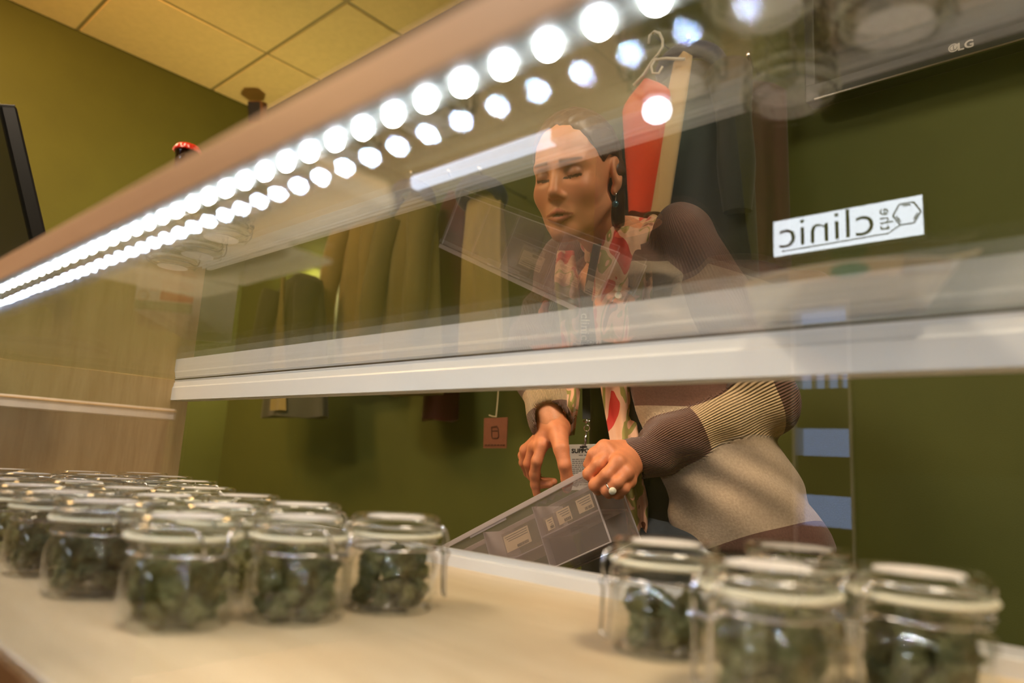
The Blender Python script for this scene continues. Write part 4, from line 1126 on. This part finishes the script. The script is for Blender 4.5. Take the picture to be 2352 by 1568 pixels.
# ---------------------------------------------------------------- trousers and shoes (behind the counter)
mat('denim', (52, 58, 66), rough=.85, var=.15, scale=60, bump=.2); mat('shoe_black', (20, 18, 18), rough=.5)
HPc = np.array([HIP[0], HIP[1], HIPz])
def legs(P):
    d = None
    for s in (-1, 1):
        h = HPc+Lb*.085*s; k = np.array([FOOT[0], FOOT[1], ZF+.47])+Lb*.095*s+Fb*.03; an = np.array([FOOT[0], FOOT[1], ZF+.085])+Lb*.10*s
        q = smin(seg(P, h, k, .092, .064), seg(P, k, an, .064, .050), .03); d = q if d is None else smin(d, q, .03)
    d = smin(d, ell(P, HPc+ZV*.02, (.15, .13, .12)), .05)
    return smax(d, (ZF+.05)-P[:, 2].astype(np.float32), .005)
V, F = snet(legs, np.array([FOOT[0]-.3, FOOT[1]-.3, ZF+.03]), np.array([FOOT[0]+.3, FOOT[1]+.3, HIPz+.2]), .010)
meshobj('trousers', V, F, 'denim', woman)
for s in (-1, 1):
    b0 = np.array([FOOT[0], FOOT[1], ZF])+Lb*.10*s
    def shoe(P):
        d = smin(seg(P, b0-Fb*.05+ZV*.04, b0+Fb*.13+ZV*.032, .042, .034), seg(P, b0+ZV*.05, b0+ZV*.10, .048, .05), .03)
        return smax(d, ZF+.001-P[:, 2].astype(np.float32), .004)
    V, F = snet(shoe, b0+np.array([-.25, -.25, -.01]), b0+np.array([.25, .25, .15]), .008)
    meshobj('shoe', V, F, 'shoe_black', woman)

# ---------------------------------------------------------------- scarf, laid on the clothes
def surf_c(px, py, gap=.012):
    d = ray(px, py); cs = np.arange(1.0, 1.6, .004); Pp = cs[:, None]*d[None, :]
    v = np.minimum(cardigan(Pp), cami(Pp)); v = np.minimum(v, head_sdf(Pp))
    i = np.argmax(v < .002)
    return (cs[i] if v[i] < .002 else 1.36)-gap
m, nt, b = newmat('scarf_print'); N = nt.nodes.new; L = nt.links.new
tc = N('ShaderNodeTexCoord'); mp = N('ShaderNodeMapping'); mp.inputs['Scale'].default_value = (1, 1, .55); L(tc.outputs['Object'], mp.inputs[0])
no = N('ShaderNodeTexNoise'); no.inputs['Scale'].default_value = 14; no.inputs['Detail'].default_value = 1.5; no.inputs['Distortion'].default_value = 1.2; L(mp.outputs[0], no.inputs['Vector'])
r = N('ShaderNodeValToRGB'); r.color_ramp.interpolation = 'CONSTANT'; e = r.color_ramp.elements
e[0].position = 0; e[0].color = (*lin((200, 40, 28)), 1); e[1].position = .40; e[1].color = (*lin((226, 178, 146)), 1)
for p_, c in ((.50, (150, 140, 66)), (.56, (226, 170, 138)), (.64, (122, 62, 40)), (.70, (196, 44, 30))): x = e.new(p_); x.color = (*lin(c), 1)
L(no.outputs['Fac'], r.inputs[0]); L(r.outputs[0], b.inputs['Base Color']); b.inputs['Roughness'].default_value = .65
b.inputs['Sheen Weight'].default_value = .3
def ribbon(mb, pts, widths, folds=2.0, amp=.006, nu=26, nv=14, th=.0025, gap=.012):
    """pts: pixel path; laid at the surface depth"""
    W3 = [atc(px, py, surf_c(px, py, gap)) for px, py in pts]
    tt = np.linspace(0, 1, len(W3)); W3 = np.array(W3); wd = np.array(widths)
    def fn(u, v):
        p = np.array([np.interp(u, tt, W3[:, k]) for k in range(3)]); w_ = np.interp(u, tt, wd)
        return p+CR*(w_*(v-.5))-CF*(amp*math.sin(folds*2*math.pi*v+3*u))+CF*(.25*w_*(2*v-1)**2), -CF
    mb.sheet(fn, nu, nv, th)
sm = MB(); ribbon(sm, [(1300, 575), (1302, 640), (1312, 740), (1318, 850), (1312, 930), (1306, 1000)], [.035, .048, .045, .036, .030, .024], 1.5, .005, gap=.016)
sm.build('scarf_end', 'scarf_print', woman, True)
sm = MB(); ribbon(sm, [(1432, 520), (1425, 600), (1418, 700), (1424, 800), (1428, 890), (1430, 960), (1440, 1060), (1462, 1150), (1468, 1235)], [.060, .085, .085, .080, .075, .060, .045, .045, .035], 2.0, .007, gap=.018)
sm.build('scarf_end', 'scarf_print', woman, True)
def nscarf(P):
    q = w2h(P).astype(np.float32); base = NECKL+np.array([0, .004, .035])
    rel = q-base.astype(np.float32)
    rad = np.sqrt((rel[:, 0])**2+(rel[:, 1]+.3*rel[:, 2])**2)
    ang = np.arctan2(rel[:, 1], rel[:, 0])
    d = np.sqrt((rad-.066)**2+((rel[:, 2]+.018*np.sin(ang))*.62)**2)-.017-.004*np.sin(5*ang+90*rel[:, 2])
    return (d*.8).astype(np.float32)
V, F = snet(nscarf, np.array(NB)+np.array([-.14, -.14, -.10]), np.array(NB)+np.array([.14, .14, .14]), .0045)
meshobj('scarf_loop', V, F, 'scarf_print', woman)

# ---------------------------------------------------------------- earring and ring
m, nt, b = newmat('bead_blue'); b.inputs['Base Color'].default_value = (.10, .22, .30, 1); b.inputs['Roughness'].default_value = .05; b.inputs['Metallic'].default_value = .6
el = h2w((.0745, -.004, -.043)); er = empty('earring', (0, 0, 0)); er.parent = woman
eo = MB(); eo.tube([el+np.array([0, 0, .008]), el+CR*.001, el-ZV*.010], .0009, 8); o = eo.build('earring', 'chrome', woman, True); bpy.data.objects.remove(er)
eb = MB().lathe([(0, -.0062), (.0035, -.005), (.0058, -.002), (.0060, .001), (.004, .0045), (.0012, .006), (0, .0062)], 18, el-ZV*.0165); eb.build('bead', 'bead_blue', o, True)
o.name = 'earring'
rc = (Y(1417, 1108, .990)*.45+Y(1394, 1126, .990)*.55); rd = Y(1394, 1126, .990)-Y(1417, 1108, .990); rd /= np.linalg.norm(rd)
u = np.cross(rd, CF); u /= np.linalg.norm(u); v = np.cross(rd, u)
ro = MB().tube([rc+.0108*(math.cos(a)*u+math.sin(a)*v) for a in np.linspace(0, 2*math.pi, 25)[:-1]], .0012, 8, True).build('ring', 'chrome', woman, True)
tp = rc-CF*.0118+CD*.004
MB().lathe([(0, 0), (.0058, 0), (.0064, .0015), (.0048, .0032), (0, .0038)], 18, M=frame(tp, CR, -CD)).build('stone', 'gasket_white', ro, True)

# ---------------------------------------------------------------- lanyard and badge
bd = empty('name_badge', tuple(Y(1347, 1135, 1.11))); tag(bd, 'white name badge reading SUPPORT on a black lanyard around the woman\'s neck', 'badge')
YBg = 1.085
mat('lanyard_black', (12, 12, 13), rough=.6, var=.1)
def strap(pts, w_):
    mb = MB(); W3 = np.array(pts); tt = np.linspace(0, 1, len(W3))
    mb.sheet(lambda u, v: (np.array([np.interp(u, tt, W3[:, k]) for k in range(3)])+CR*(w_*(v-.5)), -CF), 20, 3, .0014); return mb
cl_ = Y(1347, 962, YBg)
p_t = [(1372, 560), (1356, 640), (1345, 720), (1344, 790), (1346, 880)]
strap([atc(x, y, surf_c(x, y, .026)) for x, y in p_t]+[cl_], .015).build('lanyard', 'lanyard_black', bd)
me = textmesh('clinic', .024, 1.05, .0003, 'CENTER', .0003)
tc0 = atc(1343, 750, surf_c(1343, 750, .034)); 
place(me, frame(tc0, CD, CR)); me.transform(Matrix.Translation(-bd.location)); link('lettering', me, 'paper_white', bd)
tb = MB(); tb.tube([cl_, Y(1347, 972, YBg)], .0028, 8); tb.tube([Y(1340, 967, YBg), Y(1355, 967, YBg)], .0018, 8)
rgp = [Y(1348, 983, YBg)+.0055*(math.cos(a)*CR+math.sin(a)*CD) for a in np.linspace(0, 6.283, 17)[:-1]]; tb.tube(rgp, .0011, 6, True)
tb.tube([Y(1347, 991, YBg), Y(1345, 1008, YBg-.003), Y(1344, 1024, YBg-.004)], [.0016, .0028, .0016], 8); tb.build('clip', 'chrome', bd, True)
o0 = Y(1340, 1020, YBg); Mb = frame(o0, CR-.02*CD, -CD)      # x right, y up, z toward the viewer
bw, bhh = .054, .086
cb = MB().bbox((-bw/2, -bhh, -.0006), (bw/2, 0, .0006), .0005, 1, Mb).build('card', 'paper_white', bd)
sl = MB().bbox((-.007, -.0065, .0003), (.007, -.0035, .0009), .0002, 1, Mb).build('slot', 'print_dark', bd)
me = textmesh('SUPPORT', .0112, 1.0, .0002, 'CENTER', .00035); me.transform(Mb @ Matrix.Translation((.001, -.0125, .0008))); me.transform(Matrix.Translation(-bd.location)); link('lettering', me, 'print_dark', bd)
pr = MB(); rr = random.Random(2)
pr.bbox((-.009, -.0212, .0006), (-.001, -.0196, .0009), .0001, 1, Mb); pr.bbox((.0005, -.0212, .0006), (.0095, -.0196, .0009), .0001, 1, Mb)
for i in range(14):
    x = -.022
    while x < .021:
        w_ = rr.uniform(.002, .006); pr.bbox((x, -.0285-i*.0037, .0006), (min(x+w_, .022), -.0272-i*.0037, .0009), .00005, 1, Mb); x += w_+.0012
pr.build('small_print', 'print_grey', bd)

# ---------------------------------------------------------------- clear plastic bin in her hands
glassmat('bin_plastic', tint=(.93, .90, .90), f0=.05, rough=.12, haze=.13, hazecol=(.92, .86, .86))
glassmat('bin_edge_glow', tint=(.93, .90, .90), f0=.05, rough=.12, haze=.62, hazecol=(.92, .86, .88))  # hazier, brighter copy of the plastic: edge glow put into the colour
glassmat('vial_clear', tint=(.95, .93, .90), f0=.06, rough=.03, haze=.05)
BA, BB_ = Y(1346, 1080, 1.0), Y(1391, 1250, 1.0)
BLf = Y(1000, 1263, 1.0)
ux = (BLf-BA); ux /= np.linalg.norm(ux); vy = np.cross(ux, np.array([0, 1.0, 0])); vy = vy if vy[2] < 0 else -vy
BH = float((BB_-BA) @ vy); BLn = .46; BD = .095
bn = empty('plastic_bin', tuple(BA+ux*BLn/2+vy*BH)); tag(bn, 'clear plastic divided bin tilted in the woman\'s hands', 'bin')
Mn = Matrix((ux, vy, (0, 1, 0))).transposed().to_4x4(); Mn.translation = Vector(BA)      # x along the rim, y down the wall, z away
t_ = .0022
def bb(x0, x1, y0, y1, z0, z1, nm, mt='bin_plastic', par=None): return MB().bbox((x0, y0, z0), (x1, y1, z1), min(.0006, (x1-x0)/3, (y1-y0)/3, (z1-z0)/3), 1, Mn).build(nm, mt, par or bn)
bb(0, BLn, 0, BH, 0, t_, 'side_wall'); bb(0, BLn, 0, BH, BD-t_, BD, 'side_wall')
bb(0, t_, 0, BH, t_, BD-t_, 'end_wall'); bb(BLn-t_, BLn, 0, BH, t_, BD-t_, 'end_wall'); bb(t_, BLn-t_, BH-t_, BH, t_, BD-t_, 'floor_plate')
bb(-.003, BLn+.003, -.0015, .008, -.003, -.0002, 'rim', 'bin_edge_glow'); bb(-.003, BLn+.003, -.0015, .008, BD+.0002, BD+.003, 'rim', 'bin_edge_glow')
for u_ in (.135, .265): bb(u_, u_+.003, .012, BH-t_, t_, BD-t_, 'divider', 'bin_edge_glow')
bb(.004, .135, .068, .0705, t_, BD-t_, 'ledge', 'bin_edge_glow'); bb(.138, .265, .080, .0825, t_, BD-t_, 'ledge', 'bin_edge_glow')
for a_, b_ in ((0, 0), (0, 1), (1, 0), (1, 1)): bb(-.0008+a_*(BLn-.002), .0022+a_*(BLn-.002), .008, BH, -.0008+b_*(BD-.0022), .0022+b_*(BD-.0022), 'edge_highlight', 'bin_edge_glow')  # thin strips added as bright highlight lines along the edges
for b_ in (0, 1): bb(0, BLn, BH-.0015, BH+.001, -.0008+b_*(BD-.0022), .0022+b_*(BD-.0022), 'edge_highlight', 'bin_edge_glow')
bb(.20, .30, .0, .012, -.0012, -.0002, 'rim_label', 'bin_edge_glow')
# small cases with labels inside the bin
def item(u0, u1, v0, v1, z0, z1, label, lab, bars=True):
    o = empty('vial_case', tuple(Mn @ Vector(((u0+u1)/2, v1, (z0+z1)/2)))); tag(o, label, 'case', 'labelled clear cases in the plastic bin')
    bb(u0, u1, v0, v1, z0, z1, 'shell', 'vial_clear', o)
    if lab:
        a, b2, c, d = lab; bb(a, b2, c, d, z0-.0009, z0-.0001, 'label', 'card_cream', o)
        if bars:
            mm = MB(); x = a+(b2-a)*.1; rr = random.Random(int(u0*1e4))
            while x < a+(b2-a)*.55:
                w_ = rr.uniform(.0005, .0014); mm.bbox((x, d-.0065, z0-.0013), (x+w_, d-.0015, z0-.0008), .0001, 1, Mn); x += w_+rr.uniform(.0006, .0012)
            mm.build('barcode', 'print_dark', o)
            mm = MB()
            for q in range(3): mm.bbox((a+.003, c+.003+q*.004, z0-.0013), (b2-.004-.003*q, c+.0042+q*.004, z0-.0008), .0001, 1, Mn)
            mm.build('print', 'print_grey', o)
item(.010, .055, .030, .066, .010, .030, 'clear case with a cream barcode label on the ledge, nearest the hands', (.014, .048, .036, .060))
item(.060, .100, .032, .0665, .010, .032, 'clear case with a barcode label in the middle of the ledge', (.064, .095, .038, .062))
item(.104, .132, .036, .067, .012, .034, 'narrow clear case with a small label beside the divider', (.107, .124, .042, .062))
item(.010, .062, .074, BH-.004, .012, .050, 'clear empty case under the ledge at the end of the bin', None)
item(.068, .130, .074, BH-.004, .012, .050, 'clear empty case under the ledge beside the divider', None)
item(.150, .232, .030, .072, .010, .034, 'long clear case with a large white barcode label beyond the divider', (.165, .228, .036, .066))
# loose torn film hanging under the rim
tf_ = MB()
def fnf(u, v):
    x = .006+.125*u; return (Mn @ Vector((x, .009+.006*v*(1+.5*math.sin(40*u)), .0045+.002*math.sin(25*u)))), (Mn.to_3x3() @ Vector((0, 0, -1)))
tf_.sheet(fnf, 40, 2, .0006); tf_.build('film_strip', 'bin_plastic', bn, True)
# ------------------------------------------------------------------ lift everything to the floor datum
for o in list(bpy.data.objects):
    if o.parent is None and o is not camo: o.location.z += ZC
